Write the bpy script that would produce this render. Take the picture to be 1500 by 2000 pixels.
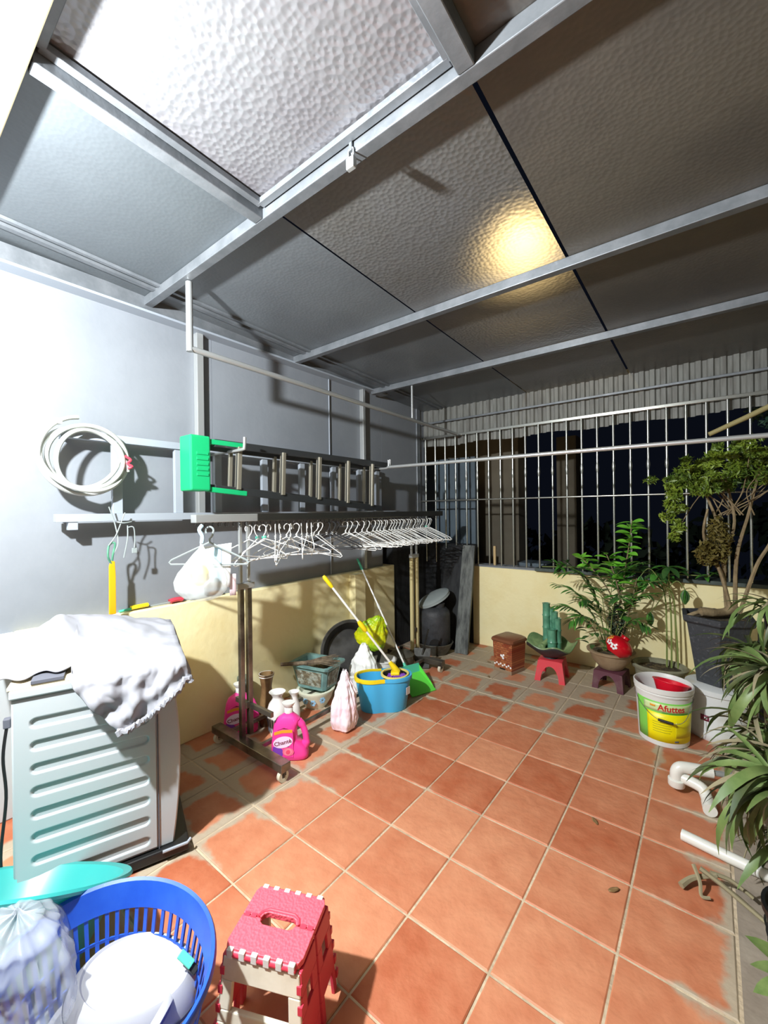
import bpy, bmesh, math, random
from mathutils import Vector, Matrix, noise as mn
random.seed(7)
S = bpy.context.scene
COL = S.collection
PI = math.pi
sin, cos = math.sin, math.cos
for o in list(bpy.data.objects):
    bpy.data.objects.remove(o)

# ---------------------------------------------------------------- camera
CAMZ = 1.41
YAW, PITCH, ROLL = .6637, -.0018, -.0122
cam = bpy.data.cameras.new('camera')
cam.sensor_fit = 'HORIZONTAL'; cam.sensor_width = 36; cam.lens = 36 * 813.5 / 1500
cam.clip_start = .02
camo = bpy.data.objects.new('camera', cam); COL.objects.link(camo)
fw = Vector((-sin(YAW), cos(YAW), 0)); rt = Vector((cos(YAW), sin(YAW), 0)); uz = Vector((0, 0, 1))
f2 = fw * cos(PITCH) + uz * sin(PITCH); u2 = uz * cos(PITCH) - fw * sin(PITCH)
r3 = rt * cos(ROLL) + u2 * sin(ROLL); u3 = u2 * cos(ROLL) - rt * sin(ROLL)
M = Matrix((r3, u3, -f2)).transposed().to_4x4(); M.translation = (0, 0, CAMZ)
camo.matrix_world = M
S.camera = camo

# ---------------------------------------------------------------- world: night sky
w = bpy.data.worlds.new('night'); S.world = w; w.use_nodes = True
w.node_tree.nodes['Background'].inputs[0].default_value = (.12, .16, .30, 1)
w.node_tree.nodes['Background'].inputs[1].default_value = .005
S.view_settings.view_transform = 'Standard'; S.view_settings.look = 'None'
S.view_settings.gamma = 1; S.view_settings.use_curve_mapping = False
S.view_settings.exposure = 2.22

# the house lamp (left of and above the photographer) and the neighbour's warm lamp above the roof
LAMP = Vector((-1.38, -.25, 2.25))
def point(name, loc, power, col, r):
    l = bpy.data.lights.new(name, 'POINT'); l.energy = power; l.color = col; l.shadow_soft_size = r
    o = bpy.data.objects.new(name, l); COL.objects.link(o); o.location = loc
    return o
point('house_lamp_light', LAMP, 105, (.93, .97, 1.0), .035)
point('neighbour_lamp_light', (-1.02, 2.95, 3.65), 5.5, (1.0, .74, .38), .10)

# ---------------------------------------------------------------- helpers
def lin(c):
    c = c / 255
    return c / 12.92 if c <= .04045 else ((c + .055) / 1.055) ** 2.4
def rgb(h):
    if isinstance(h, str):
        h = h.lstrip('#'); h = tuple(int(h[i:i + 2], 16) for i in (0, 2, 4))
    return (lin(h[0]), lin(h[1]), lin(h[2]), 1)
def mat(name, col, rough=.5, metal=0, col2=None, nscale=6, nlo=.4, nhi=.65, bump=0, bscale=40, spec=None,
        trans=0, alpha=1, emit=0, sss=0, voro=0, stretch=None, coords='Object'):
    m = bpy.data.materials.new(name); m.use_nodes = True
    nt = m.node_tree; N = nt.nodes; L = nt.links
    b = N['Principled BSDF']
    b.inputs['Base Color'].default_value = rgb(col); b.inputs['Roughness'].default_value = rough
    b.inputs['Metallic'].default_value = metal
    if spec is not None: b.inputs['Specular IOR Level'].default_value = spec
    if trans: b.inputs['Transmission Weight'].default_value = trans
    if alpha < 1: b.inputs['Alpha'].default_value = alpha
    if emit: b.inputs['Emission Color'].default_value = rgb(col); b.inputs['Emission Strength'].default_value = emit
    tc = None
    if col2 or bump:
        tc = N.new('ShaderNodeTexCoord'); src = tc.outputs[coords]
        if stretch:
            mp = N.new('ShaderNodeMapping'); mp.inputs['Scale'].default_value = stretch
            L.new(src, mp.inputs[0]); src = mp.outputs[0]
    if col2:
        n = N.new('ShaderNodeTexNoise'); n.inputs['Scale'].default_value = nscale; n.inputs['Detail'].default_value = 6
        n.inputs['Roughness'].default_value = .6
        L.new(src, n.inputs['Vector'])
        r = N.new('ShaderNodeValToRGB'); r.color_ramp.elements[0].position = nlo; r.color_ramp.elements[1].position = nhi
        r.color_ramp.elements[0].color = rgb(col); r.color_ramp.elements[1].color = rgb(col2)
        L.new(n.outputs['Fac'], r.inputs[0]); L.new(r.outputs[0], b.inputs['Base Color'])
    if bump:
        t = N.new('ShaderNodeTexVoronoi' if voro else 'ShaderNodeTexNoise'); t.inputs['Scale'].default_value = bscale
        if voro: t.feature = 'SMOOTH_F1'
        L.new(src, t.inputs['Vector'])
        bp = N.new('ShaderNodeBump'); bp.inputs['Strength'].default_value = bump; bp.inputs['Distance'].default_value = .02
        L.new(t.outputs['Distance' if voro else 'Fac'], bp.inputs['Height']); L.new(bp.outputs[0], b.inputs['Normal'])
    return m

class MB:
    def __init__(s): s.v = []; s.f = []; s.m = []
    def add(s, vs, fs, mi=0):
        k = len(s.v); s.v += [tuple(v) for v in vs]
        s.f += [tuple(i + k for i in f) for f in fs]; s.m += [mi] * len(fs); return s
    def box(s, x0, x1, y0, y1, z0, z1, mi=0):
        return s.add([(x0, y0, z0), (x1, y0, z0), (x1, y1, z0), (x0, y1, z0), (x0, y0, z1), (x1, y0, z1), (x1, y1, z1), (x0, y1, z1)],
                     [(0, 3, 2, 1), (4, 5, 6, 7), (0, 1, 5, 4), (1, 2, 6, 5), (2, 3, 7, 6), (3, 0, 4, 7)], mi)
    def beam(s, a, b, wd, ht, up=(0, 0, 1), mi=0):
        a = Vector(a); b = Vector(b); d = (b - a).normalized(); u = Vector(up)
        x = d.cross(u)
        if x.length < 1e-4: x = d.cross(Vector((0, 1, 0)))
        x.normalize(); u = x.cross(d).normalized()
        vs = []
        for p in (a, b):
            for i, j in ((-1, -1), (1, -1), (1, 1), (-1, 1)): vs.append(p + x * wd / 2 * i + u * ht / 2 * j)
        return s.add(vs, [(0, 1, 2, 3), (4, 7, 6, 5), (0, 4, 5, 1), (1, 5, 6, 2), (2, 6, 7, 3), (3, 7, 4, 0)], mi)
    def tube(s, pts, r, n=8, closed=False, caps=True, mi=0):
        P = [Vector(p) for p in pts]; k = len(P)
        R = r if isinstance(r, (list, tuple)) else [r] * k
        vs = []; prev = None
        for i in range(k):
            if closed: t = P[(i + 1) % k] - P[i - 1]
            else: t = P[min(i + 1, k - 1)] - P[max(i - 1, 0)]
            if t.length < 1e-9: t = Vector((0, 0, 1))
            t.normalize()
            if prev is None:
                a = t.cross(Vector((0, 0, 1)))
                if a.length < .05: a = t.cross(Vector((1, 0, 0)))
            else:
                a = prev - t * prev.dot(t)
                if a.length < 1e-6: a = t.orthogonal()
            a.normalize(); prev = a; b = t.cross(a)
            for j in range(n):
                q = 2 * PI * j / n; vs.append(P[i] + (a * cos(q) + b * sin(q)) * R[i])
        fs = []
        for i in range(k if closed else k - 1):
            i2 = (i + 1) % k
            for j in range(n): fs.append((i * n + j, i * n + (j + 1) % n, i2 * n + (j + 1) % n, i2 * n + j))
        if caps and not closed: fs += [tuple(range(n))[::-1], tuple((k - 1) * n + j for j in range(n))]
        return s.add(vs, fs, mi)
    def rings(s, rs, closed=False, cap0=True, cap1=True, mi=0):
        n = len(rs[0]); vs = [p for r in rs for p in r]; fs = []; k = len(rs)
        for i in range(k if closed else k - 1):
            i2 = (i + 1) % k
            for j in range(n): fs.append((i * n + j, i * n + (j + 1) % n, i2 * n + (j + 1) % n, i2 * n + j))
        if not closed:
            if cap0: fs.append(tuple(range(n))[::-1])
            if cap1: fs.append(tuple((k - 1) * n + j for j in range(n)))
        return s.add(vs, fs, mi)
    def lathe(s, prof, n=32, sx=1, sy=1, c=(0, 0, 0), cap0=True, cap1=True, closed=False, wob=None, mi=0):
        rs = []
        for r, z in prof:
            rs.append([(c[0] + sx * r * cos(2 * PI * j / n) * (wob(2 * PI * j / n, z) if wob else 1),
                        c[1] + sy * r * sin(2 * PI * j / n) * (wob(2 * PI * j / n, z) if wob else 1), c[2] + z) for j in range(n)])
        return s.rings(rs, closed, cap0, cap1, mi)
    def prism(s, poly, y0, y1, mi=0):          # polygon in xz, extruded along y
        n = len(poly); vs = [(x, y0, z) for x, z in poly] + [(x, y1, z) for x, z in poly]
        return s.add(vs, [tuple(range(n)), tuple(range(2 * n - 1, n - 1, -1))] + [((i + 1) % n, i, n + i, n + (i + 1) % n) for i in range(n)], mi)
    def grid(s, fn, nu, nv, mi=0, closeu=False):
        vs = [fn(i / nu, j / nv) for i in range(nu if closeu else nu + 1) for j in range(nv + 1)]
        fs = []; w_ = nv + 1; ku = nu
        for i in range(ku):
            i2 = (i + 1) % nu if closeu else i + 1
            for j in range(nv): fs.append((i * w_ + j, i2 * w_ + j, i2 * w_ + j + 1, i * w_ + j + 1))
        return s.add(vs, fs, mi)
    def xf(s, mtx):
        s.v = [tuple(mtx @ Vector(v)) for v in s.v]; return s
    def mesh(s, name, mats, smooth=False, ang=40):
        me = bpy.data.meshes.new(name); me.from_pydata(s.v, [], s.f)
        for m in (mats if isinstance(mats, (list, tuple)) else [mats]): me.materials.append(m)
        if any(s.m): me.polygons.foreach_set('material_index', s.m)
        bm = bmesh.new(); bm.from_mesh(me); bmesh.ops.recalc_face_normals(bm, faces=bm.faces); bm.to_mesh(me); bm.free()
        if smooth:
            me.polygons.foreach_set('use_smooth', [True] * len(me.polygons)); me.set_sharp_from_angle(angle=math.radians(ang))
        me.update(); return me
    def build(s, name, mats, parent=None, smooth=False, bevel=0, solid=0, sub=0, loc=None, rz=None, ang=40, rot=None):
        o = bpy.data.objects.new(name, s.mesh(name, mats, smooth, ang)); COL.objects.link(o)
        if parent: o.parent = parent
        if loc is not None: o.location = loc
        if rz is not None: o.rotation_euler = (0, 0, rz)
        if rot is not None: o.rotation_euler = rot
        if solid: q = o.modifiers.new('solid', 'SOLIDIFY'); q.thickness = solid; q.offset = 0
        if sub: q = o.modifiers.new('sub', 'SUBSURF'); q.levels = sub; q.render_levels = sub
        if bevel:
            q = o.modifiers.new('bevel', 'BEVEL'); q.width = bevel; q.segments = 2; q.limit_method = 'ANGLE'; q.angle_limit = .6
        return o
def tag(o, label, cat, group=None):
    o['label'] = label; o['category'] = cat
    if group: o['group'] = group
    return o
def thing(name, label, cat, loc=(0, 0, 0), rz=0, group=None, rot=None):
    o = bpy.data.objects.new(name, None); COL.objects.link(o); o.empty_display_size = .05
    o.location = loc; o.rotation_euler = rot if rot else (0, 0, rz)
    return tag(o, label, cat, group)
def struct(o): o['kind'] = 'structure'; return o
def snode(name):
    o = bpy.data.objects.new(name, None); COL.objects.link(o); return struct(o)
def link(name, me, parent=None, loc=(0, 0, 0), rot=(0, 0, 0), scale=None):
    o = bpy.data.objects.new(name, me); COL.objects.link(o); o.parent = parent; o.location = loc; o.rotation_euler = rot
    if scale: o.scale = scale
    return o
def copy_tree(o, parent=None):
    c = o.copy(); COL.objects.link(c); c.parent = parent
    for ch in list(o.children): copy_tree(ch, c)
    return c
def facecam(x, y): return math.atan2(-x, y)
def nz(x, y, z=0, s=1): return mn.noise(Vector((x * s, y * s, z * s)))
def arc(c, r, a0, a1, n, pl='xz'):
    out = []
    for i in range(n + 1):
        a = a0 + (a1 - a0) * i / n
        p = (c[0] + r * cos(a), c[1], c[2] + r * sin(a)) if pl == 'xz' else (c[0] + r * cos(a), c[1] + r * sin(a), c[2]) if pl == 'xy' else (c[0], c[1] + r * cos(a), c[2] + r * sin(a))
        out.append(p)
    return out
def spline(pts, k=6):
    P = [Vector(p) for p in pts]; out = []
    for i in range(len(P) - 1):
        p0 = P[max(i - 1, 0)]; p1 = P[i]; p2 = P[i + 1]; p3 = P[min(i + 2, len(P) - 1)]
        for j in range(k):
            t = j / k
            out.append(.5 * ((2 * p1) + (p2 - p0) * t + (2 * p0 - 5 * p1 + 4 * p2 - p3) * t * t + (3 * p1 - p0 - 3 * p2 + p3) * t ** 3))
    out.append(P[-1]); return out
def text_mb(body, size, depth=.001, bold=False):
    c = bpy.data.curves.new('t', 'FONT'); c.body = body; c.size = size; c.extrude = depth; c.align_x = 'CENTER'; c.align_y = 'CENTER'
    if bold: c.offset = size * .022
    o = bpy.data.objects.new('t', c); COL.objects.link(o)
    me = bpy.data.meshes.new_from_object(o.evaluated_get(bpy.context.evaluated_depsgraph_get()))
    mb = MB(); mb.add([v.co[:] for v in me.vertices], [tuple(p.vertices) for p in me.polygons])
    bpy.data.objects.remove(o); bpy.data.meshes.remove(me); return mb

# ---------------------------------------------------------------- materials
X = dict(
    grey_wall=mat('grey_wall', '#83888e', .55, 0, '#7c8187', 2, bump=.05, bscale=30),
    yellow=mat('yellow_plaster', '#f5eab8', .8, 0, '#ecda9c', 3, .45, .8, bump=.12, bscale=25, coords='Object'),
    cream=mat('cream_plaster', '#7d745c', .8),
    house=mat('brown_house_wall', '#3a352f', .8),
    whitewash=mat('whitewash', '#b9bec0', .8),
    contwhite=mat('container_white', '#a6a7ad', .45),
    galv=mat('galvanised_steel', '#73787c', .45, .45, '#85898d', 9, bump=.03, bscale=60),
    steel=mat('stainless_steel', '#b9bcbb', .3, .55),
    bar=mat('bar_steel', '#b9bbb4', .25, .85),
    darksteel=mat('dark_steel', '#4b4b48', .35, .7, '#2c2c2b', 12),
    racksteel=mat('rack_steel', '#8d867a', .28, .8, '#54504a', 7, .4, .7),
    racktop=mat('rack_bar_steel', '#6d6d6a', .25, .85),
    sleeve=mat('beige_sleeve', '#c9bc8a', .5),
    slat=mat('white_metal', '#9aa2ab', .5, .1),
    alu=mat('aluminium', '#b7b19f', .35, .7),
    aludark=mat('dark_aluminium', '#55585a', .35, .7),
    green_pl=mat('green_plastic', '#16a868', .45),
    white_en=mat('white_enamel', '#b2b9bc', .35, 0),
    white_pl=mat('white_plastic', '#d6d7d4', .4),
    black=mat('black_plastic', '#161718', .45),
    char=mat('charcoal', '#3a3c40', .6, 0, '#2a2b2e', 14, bump=.1, bscale=40),
    soot_shade=mat('soot_shade_wall', '#2c2e30', .85, 0, '#141516', 5, bump=.15, bscale=18, stretch=(3, 3, .6)),  # soot plus the corner's shadow, both put into the colour
    slab=mat('weathered_slab', '#6d716e', .85, 0, '#3d4040', 6, bump=.2, bscale=20, stretch=(4, 4, .5)),
    cloth=mat('white_cloth', '#92939a', .9, 0, None),
    wire=mat('white_wire', '#e9ebe8', .35, 0),
    dark_pl=mat('dark_hanger_plastic', '#2d2e30', .4),
    pink=mat('pink_plastic', '#f0409c', .3),
    purple=mat('purple_print', '#7a3fae', .4),
    lilac=mat('lilac_print', '#ecd6ee', .4),
    yel_pl=mat('yellow_plastic', '#f0d21c', .4),
    orange=mat('orange_plastic', '#f2a313', .4),
    blue_pl=mat('sky_blue_plastic', '#45aee2', .4),
    blue2=mat('royal_blue_plastic', '#174bb5', .42, 0, '#2458c0', 8),
    teal=mat('turquoise_plastic', '#3fb8b4', .3, 0, trans=.35),
    red_pl=mat('red_plastic', '#d9152c', .35),
    coral=mat('coral_plastic', '#e8596a', .5, bump=.22, bscale=150, voro=1),
    coral2=mat('coral_plastic_edge', '#d23c52', .45),
    ivory=mat('ivory_plastic', '#dfdccb', .5, 0, '#cfc9b4', 9),
    redstool=mat('faded_red_plastic', '#d43a45', .6, 0, '#c05a58', 9, .5, .8),
    maroon=mat('maroon_plastic', '#5b2f3c', .55, 0, '#7c6560', 8, .5, .8),
    pot=mat('brown_glaze', '#8d765a', .7, 0, '#a08c70', 6, bump=.15, bscale=25),
    stonepot=mat('grey_stone_pot', '#8c8a72', .85, 0, '#6d6b58', 8, bump=.2, bscale=25),
    soil=mat('dry_soil', '#40382a', 1, 0, '#66583c', 25, bump=.8, bscale=50),
    blackpot=mat('black_cement_pot', '#33363a', .75, 0, '#5d6064', 45, .58, .75, bump=.25, bscale=40),
    celadon=mat('celadon_glaze', '#5f9a7c', .3, 0, '#3f7660', 12, bump=.05, bscale=40),
    celadon2=mat('leaf_glaze', '#8ba26f', .35, 0, '#4f7048', 9),
    redglaze=mat('red_glaze', '#c00f20', .18),
    gold=mat('gold_print', '#e39a2c', .4),
    petal=mat('white_petal_print', '#eef0f0', .5),
    porc=mat('white_porcelain', '#e9e8e4', .2),
    bronze=mat('bronze_glaze', '#8a6f4b', .3, 0, '#6a4d31', 9),
    teapot_g=mat('blue_green_glaze', '#7ba09c', .35, 0, '#5d7f7f', 10),
    relief=mat('relief_panel', '#6f6652', .6, 0, '#9fa59a', 22, .45, .6, bump=.8, bscale=35),
    floral=mat('cream_porcelain', '#e3e5cf', .3),
    bluefl=mat('blue_flower_print', '#8bb7d6', .4),
    twig=mat('dry_twigs', '#55483a', .9, 0, '#7c6d58', 30),
    bark=mat('tree_bark', '#8b7a5c', .9, 0, '#6c5c42', 18, bump=.3, bscale=40),
    stem=mat('green_stem', '#7c8a4a', .7),
    leaf=mat('leaf_green', '#3f7a2c', .45, 0, '#5c9a3c', 14),
    leafb=mat('bright_leaf', '#6fbf38', .4, 0, '#8ed14c', 12),
    leafd=mat('dark_leaf', '#2d5428', .5, 0, '#476c30', 12),
    orchid=mat('orchid_leaf', '#56703a', .45, 0, '#7d8f55', 9),
    orchidd=mat('old_orchid_leaf', '#3a4d2c', .5, 0, '#5a5d38', 9),
    drygr=mat('dry_root', '#8d8468', .9),
    treeleaf=mat('aralia_leaf', '#3d571b', .5, 0, '#86992e', 5, .4, .7),
    drycl=mat('dry_aralia', '#5f5420', .7),
    metalbowl=mat('old_metal_bowl', '#77756b', .4, .6, '#4d4b45', 9),
    hose=mat('grey_hose', '#b3b7b1', .4),
    wood=mat('raw_wood', '#c2a878', .7),
    bamboo=mat('bamboo', '#8d8358', .6),
    maroonp=mat('maroon_print', '#7d2440', .5),
    lime=mat('lime_print', '#7ccb52', .4),
    yellowp=mat('yellow_print', '#f0e400', .4),
    redp=mat('red_print', '#c22323', .4),
    greenp=mat('green_print', '#4f9a2a', .4),
    olivep=mat('olive_print', '#8c8f1a', .5),
    pvc=mat('white_pvc', '#dcdbd3', .35),
    paper=mat('white_paper', '#eef2f4', .8),
    paperb=mat('blue_print', '#b9dcee', .6),
    tealp=mat('mint_plastic', '#4fc0a0', .4),
    limep=mat('lime_plastic', '#62d24a', .4),
    redhandle=mat('red_handle', '#c23b4c', .5),
    rope=mat('grey_string', '#8d9696', .8),
    beige=mat('beige_board', '#e2d3b4', .8),
    navy=mat('navy_plastic', '#49548a', .4),
    slate=mat('slate_grey', '#5a5c66', .7),
    tan=mat('tan_wall', '#6c6556', .9, 0, '#5d5649', 2),
    bluewall=mat('blue_grey_sheet', '#5f6d77', .5, 0, '#525f68', 2),
    night=mat('night_foliage', '#1c2b1c', .9),
)
def bagmat(name, col, alpha, rough=.3):
    m = bpy.data.materials.new(name); m.use_nodes = True; N = m.node_tree.nodes; L = m.node_tree.links
    b = N['Principled BSDF']; b.inputs['Base Color'].default_value = rgb(col); b.inputs['Roughness'].default_value = rough
    t = N.new('ShaderNodeBsdfTransparent'); mx = N.new('ShaderNodeMixShader'); mx.inputs[0].default_value = alpha
    L.new(t.outputs[0], mx.inputs[1]); L.new(b.outputs[0], mx.inputs[2]); L.new(mx.outputs[0], N['Material Output'].inputs[0])
    return m
X['clearbag'] = bagmat('clear_film', '#c9d1da', .4, .22)
X['hangbag'] = bagmat('milky_film', '#dfe5e4', .34, .3)
X['pinkbag'] = mat('pale_pink_film', '#f3d9e6', .4, 0, '#fdf3f8', 9)
X['whitebag'] = mat('white_film', '#e9ebe9', .45)
X['limebag'] = mat('lime_film', '#c4c814', .3, 0, '#86b01c', 9, .45, .6)
# ---------------------------------------------------------------- floor
TX0, TY0, TS = .057, 1.183, .2999
def tile_material():
    m = bpy.data.materials.new('terracotta_tile'); m.use_nodes = True; nt = m.node_tree; N = nt.nodes; L = nt.links
    b = N['Principled BSDF']
    def math_(op, a, c=None, clamp=False):
        n = N.new('ShaderNodeMath'); n.operation = op; n.use_clamp = clamp
        for i, q in enumerate((a, c)):
            if q is None: continue
            if isinstance(q, (int, float)): n.inputs[i].default_value = q
            else: L.new(q, n.inputs[i])
        return n.outputs[0]
    def mapr(v, a, c, d=0, e=1):
        n = N.new('ShaderNodeMapRange'); n.interpolation_type = 'SMOOTHSTEP'
        L.new(v, n.inputs[0]); n.inputs[1].default_value = a; n.inputs[2].default_value = c; n.inputs[3].default_value = d; n.inputs[4].default_value = e
        return n.outputs[0]
    g = N.new('ShaderNodeNewGeometry'); tc = N.new('ShaderNodeTexCoord')
    sp = N.new('ShaderNodeSeparateXYZ'); L.new(g.outputs['Position'], sp.inputs[0])
    so = N.new('ShaderNodeSeparateXYZ'); L.new(tc.outputs['Object'], so.inputs[0])
    edge = math_('DIVIDE', math_('MAXIMUM', math_('ABSOLUTE', so.outputs[0]), math_('ABSOLUTE', so.outputs[1])), .147)
    n1 = N.new('ShaderNodeTexNoise'); n1.inputs['Scale'].default_value = 11; n1.inputs['Detail'].default_value = 5; L.new(g.outputs['Position'], n1.inputs['Vector'])
    n2 = N.new('ShaderNodeTexNoise'); n2.inputs['Scale'].default_value = 2.2; n2.inputs['Detail'].default_value = 3; L.new(g.outputs['Position'], n2.inputs['Vector'])
    D = math_('MAXIMUM', mapr(sp.outputs[1], 2.3, 3.7, 0, .92), math_('MAXIMUM', mapr(sp.outputs[0], -1.3, -2.0, 0, .66), mapr(sp.outputs[0], -.25, .05, 0, .42)))
    v = math_('ADD', D, math_('ADD', math_('MULTIPLY', math_('SUBTRACT', edge, .80), 1.3), math_('MULTIPLY', math_('SUBTRACT', n1.outputs['Fac'], .5), 1.0)))
    dust = mapr(v, .30, .58, 0, .93)
    info = N.new('ShaderNodeObjectInfo')
    r = N.new('ShaderNodeValToRGB'); e = r.color_ramp.elements
    e[0].position = .25; e[0].color = rgb('#ab5d3c'); e[1].position = .8; e[1].color = rgb('#d0906c')
    L.new(math_('ADD', math_('MULTIPLY', n1.outputs['Fac'], .5), math_('ADD', math_('MULTIPLY', n2.outputs['Fac'], .4), math_('MULTIPLY', math_('SUBTRACT', info.outputs['Random'], .4), .35))), r.inputs[0])
    mx = N.new('ShaderNodeMix'); mx.data_type = 'RGBA'; L.new(dust, mx.inputs[0]); L.new(r.outputs[0], mx.inputs[6]); mx.inputs[7].default_value = rgb('#ab9f8a')
    L.new(mx.outputs[2], b.inputs['Base Color']); b.inputs['Roughness'].default_value = .6
    n3 = N.new('ShaderNodeTexNoise'); n3.inputs['Scale'].default_value = 26; n3.inputs['Detail'].default_value = 4; L.new(g.outputs['Position'], n3.inputs['Vector'])
    bp = N.new('ShaderNodeBump'); bp.inputs['Strength'].default_value = .22; bp.inputs['Distance'].default_value = .02
    L.new(n3.outputs['Fac'], bp.inputs['Height']); L.new(bp.outputs[0], b.inputs['Normal'])
    return m
X['tile'] = tile_material()
X['grout'] = mat('grout', '#cbb99e', .95, 0, '#ab987e', 6, bump=.3, bscale=60)
X['concrete'] = mat('dusty_concrete', '#9b8f80', .9, 0, '#86796c', 5, bump=.2, bscale=30)
floor = snode('floor')
MB().box(-2.75, 1.6, -.62, 4.3, -.14, -.004).build('grout_bed', X['grout'], floor)
a = .1460; q = .1422
tm = MB().add([(-a, -a, -.02), (a, -a, -.02), (a, a, -.02), (-a, a, -.02), (-a, -a, -.003), (a, -a, -.003), (a, a, -.003), (-a, a, -.003),
               (-q, -q, 0), (q, -q, 0), (q, q, 0), (-q, q, 0)],
              [(0, 1, 5, 4), (1, 2, 6, 5), (2, 3, 7, 6), (3, 0, 4, 7), (4, 5, 9, 8), (5, 6, 10, 9), (6, 7, 11, 10), (7, 4, 8, 11), (8, 9, 10, 11)]).mesh('tile', X['tile'])
for i in range(9):
    for j in range(-6, 10):
        y = TY0 + TS * (j + .5)
        if -.5 < y < 4.1 and TX0 - TS * (i + .5) > -2.6:
            link('tile', tm, floor, (TX0 - TS * (i + .5), y, random.uniform(-.0008, .0008)), (random.uniform(-.004, .004), random.uniform(-.004, .004), random.choice((0, PI / 2, PI, -PI / 2))))
MB().box(TX0 + .006, 1.6, -.62, 4.04, -.02, -.0015).build('concrete_strip', X['concrete'], floor)

# ---------------------------------------------------------------- left wall
WX, WY = -2.55, 4.05
wl = snode('wall_left')
MB().box(WX - .15, WX, .47, 3.42, 0, .862).build('parapet', X['yellow'], wl, bevel=.006)
MB().box(WX - .15, WX - .02, -.62, .47, 0, .86).build('whitewashed_pier', X['whitewash'], wl, bevel=.006)
MB().box(WX, WX + .075, 2.74, 2.88, 0, .85).build('pilaster', X['yellow'], wl, bevel=.004)
MB().box(WX - .15, WX - .02, 3.42, WY + .1, 0, 1.06).build('soot_shade_infill', X['soot_shade'], wl)  # dark from soot and from painted-in shadow of the rack items
SHX = WX - .055
for y0, y1 in ((-.62, .41), (.412, 1.485), (1.487, 2.56), (2.564, 3.30), (3.304, WY + .06)):
    MB().box(SHX - .03, SHX, y0, y1, .855 if y1 < 3.31 else 1.06, 2.62).build('wall_sheet', X['grey_wall'], wl)
MB().box(SHX, WX + .02, -.62, WY, 2.575, 2.66).build('wall_beam', X['galv'], wl)
MB().box(SHX, WX + .035, -.62, 3.3, 2.562, 2.575).build('edge_trim', X['slat'], wl)
for y, z0, r in ((1.385, 1.40, .022), (2.99, .87, .017)):
    MB().box(SHX, SHX + .045, y - r, y + r, z0, 2.575).build('wall_post', X['steel'], wl, bevel=.003)
MB().tube([(SHX + .012, 2.56, .87), (SHX + .012, 2.56, 2.56)], .006).build('seam_strip', X['slat'], wl, True)
MB().box(-2.66, -2.59, 3.93, 4.0, 0, 2.62).build('corner_post', X['galv'], wl, bevel=.004)

# ---------------------------------------------------------------- back wall
wb = snode('wall_back')
MB().box(-1.985, 1.6, WY, WY + .16, 0, .822).build('parapet', X['yellow'], wb, bevel=.006)
MB().box(-2.7, -1.985, WY + .0, WY + .16, 0, 1.04).build('soot_shade_infill', X['soot_shade'], wb)  # its dark colour carries part of the corner shade as well as soot
MB().box(-1.985, -1.32, WY - .01, WY + .18, .822, .834).build('flashing', X['slat'], wb)
X['sill'] = mat('mossy_sill', '#4a5550', .6, 0, '#343c38', 8)
MB().box(-1.32, 1.6, WY - .045, WY + .2, .822, .852).build('sill', X['sill'], wb, bevel=.004)
# corrugated skirt
X['corr'] = mat('corrugated_sheet', '#84857f', .6, 0, '#6b6a64', 5, stretch=(6, 6, .7), bump=.05, bscale=30)
nt = X['corr'].node_tree
def skirt_z(x): return 2.135 + .010 * sin(x * 9)
vs = []; fs = []
pit = .076; k = 0; x = -2.66
while x < 1.5:
    for dx, dy in ((0, 0), (.030, 0), (.040, .018), (.066, .018)):
        vs += [(x + dx, WY + .03 + dy, skirt_z(x)), (x + dx, WY + .03 + dy, 2.60)]
        k += 1
    x += pit
fs = [(2 * i, 2 * i + 2, 2 * i + 3, 2 * i + 1) for i in range(k - 1)]
MB().add(vs, fs).build('corrugated_skirt', X['corr'], wb, solid=.002)

gr = thing('window_grille', 'stainless steel grille of upright bars above the yellow back parapet', 'grille', (0, WY - .012, 0))
def bar_mesh(z0, z1, zk):
    return MB().lathe([(.0095, z0), (.0095, zk - .05), (.0098, zk - .04), (.0145, zk - .012), (.0145, zk + .012), (.0098, zk + .04), (.0095, zk + .05), (.0095, z1)], 10).mesh('bar', X['bar'], True)
bm_ = bar_mesh(.836, 2.225, 1.77)
for i in range(30):
    link('bar', bm_, gr, (-2.545 + .1265 * i, 0, 0))
MB().box(-2.64, 1.5, -.012, .012, 2.215, 2.242).build('rail', X['bar'], gr, bevel=.003)
MB().box(-2.64, 1.5, -.010, .010, 2.385, 2.405).build('rail', X['galv'], gr, bevel=.003)
MB().tube([(-2.64, -.014, 1.52), (1.5, -.014, 1.52)], .008, 10).build('rail', X['bar'], gr, True)
MB().box(-1.98, 1.5, -.012, .012, .834, .846).build('rail', X['galv'], gr)

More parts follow.
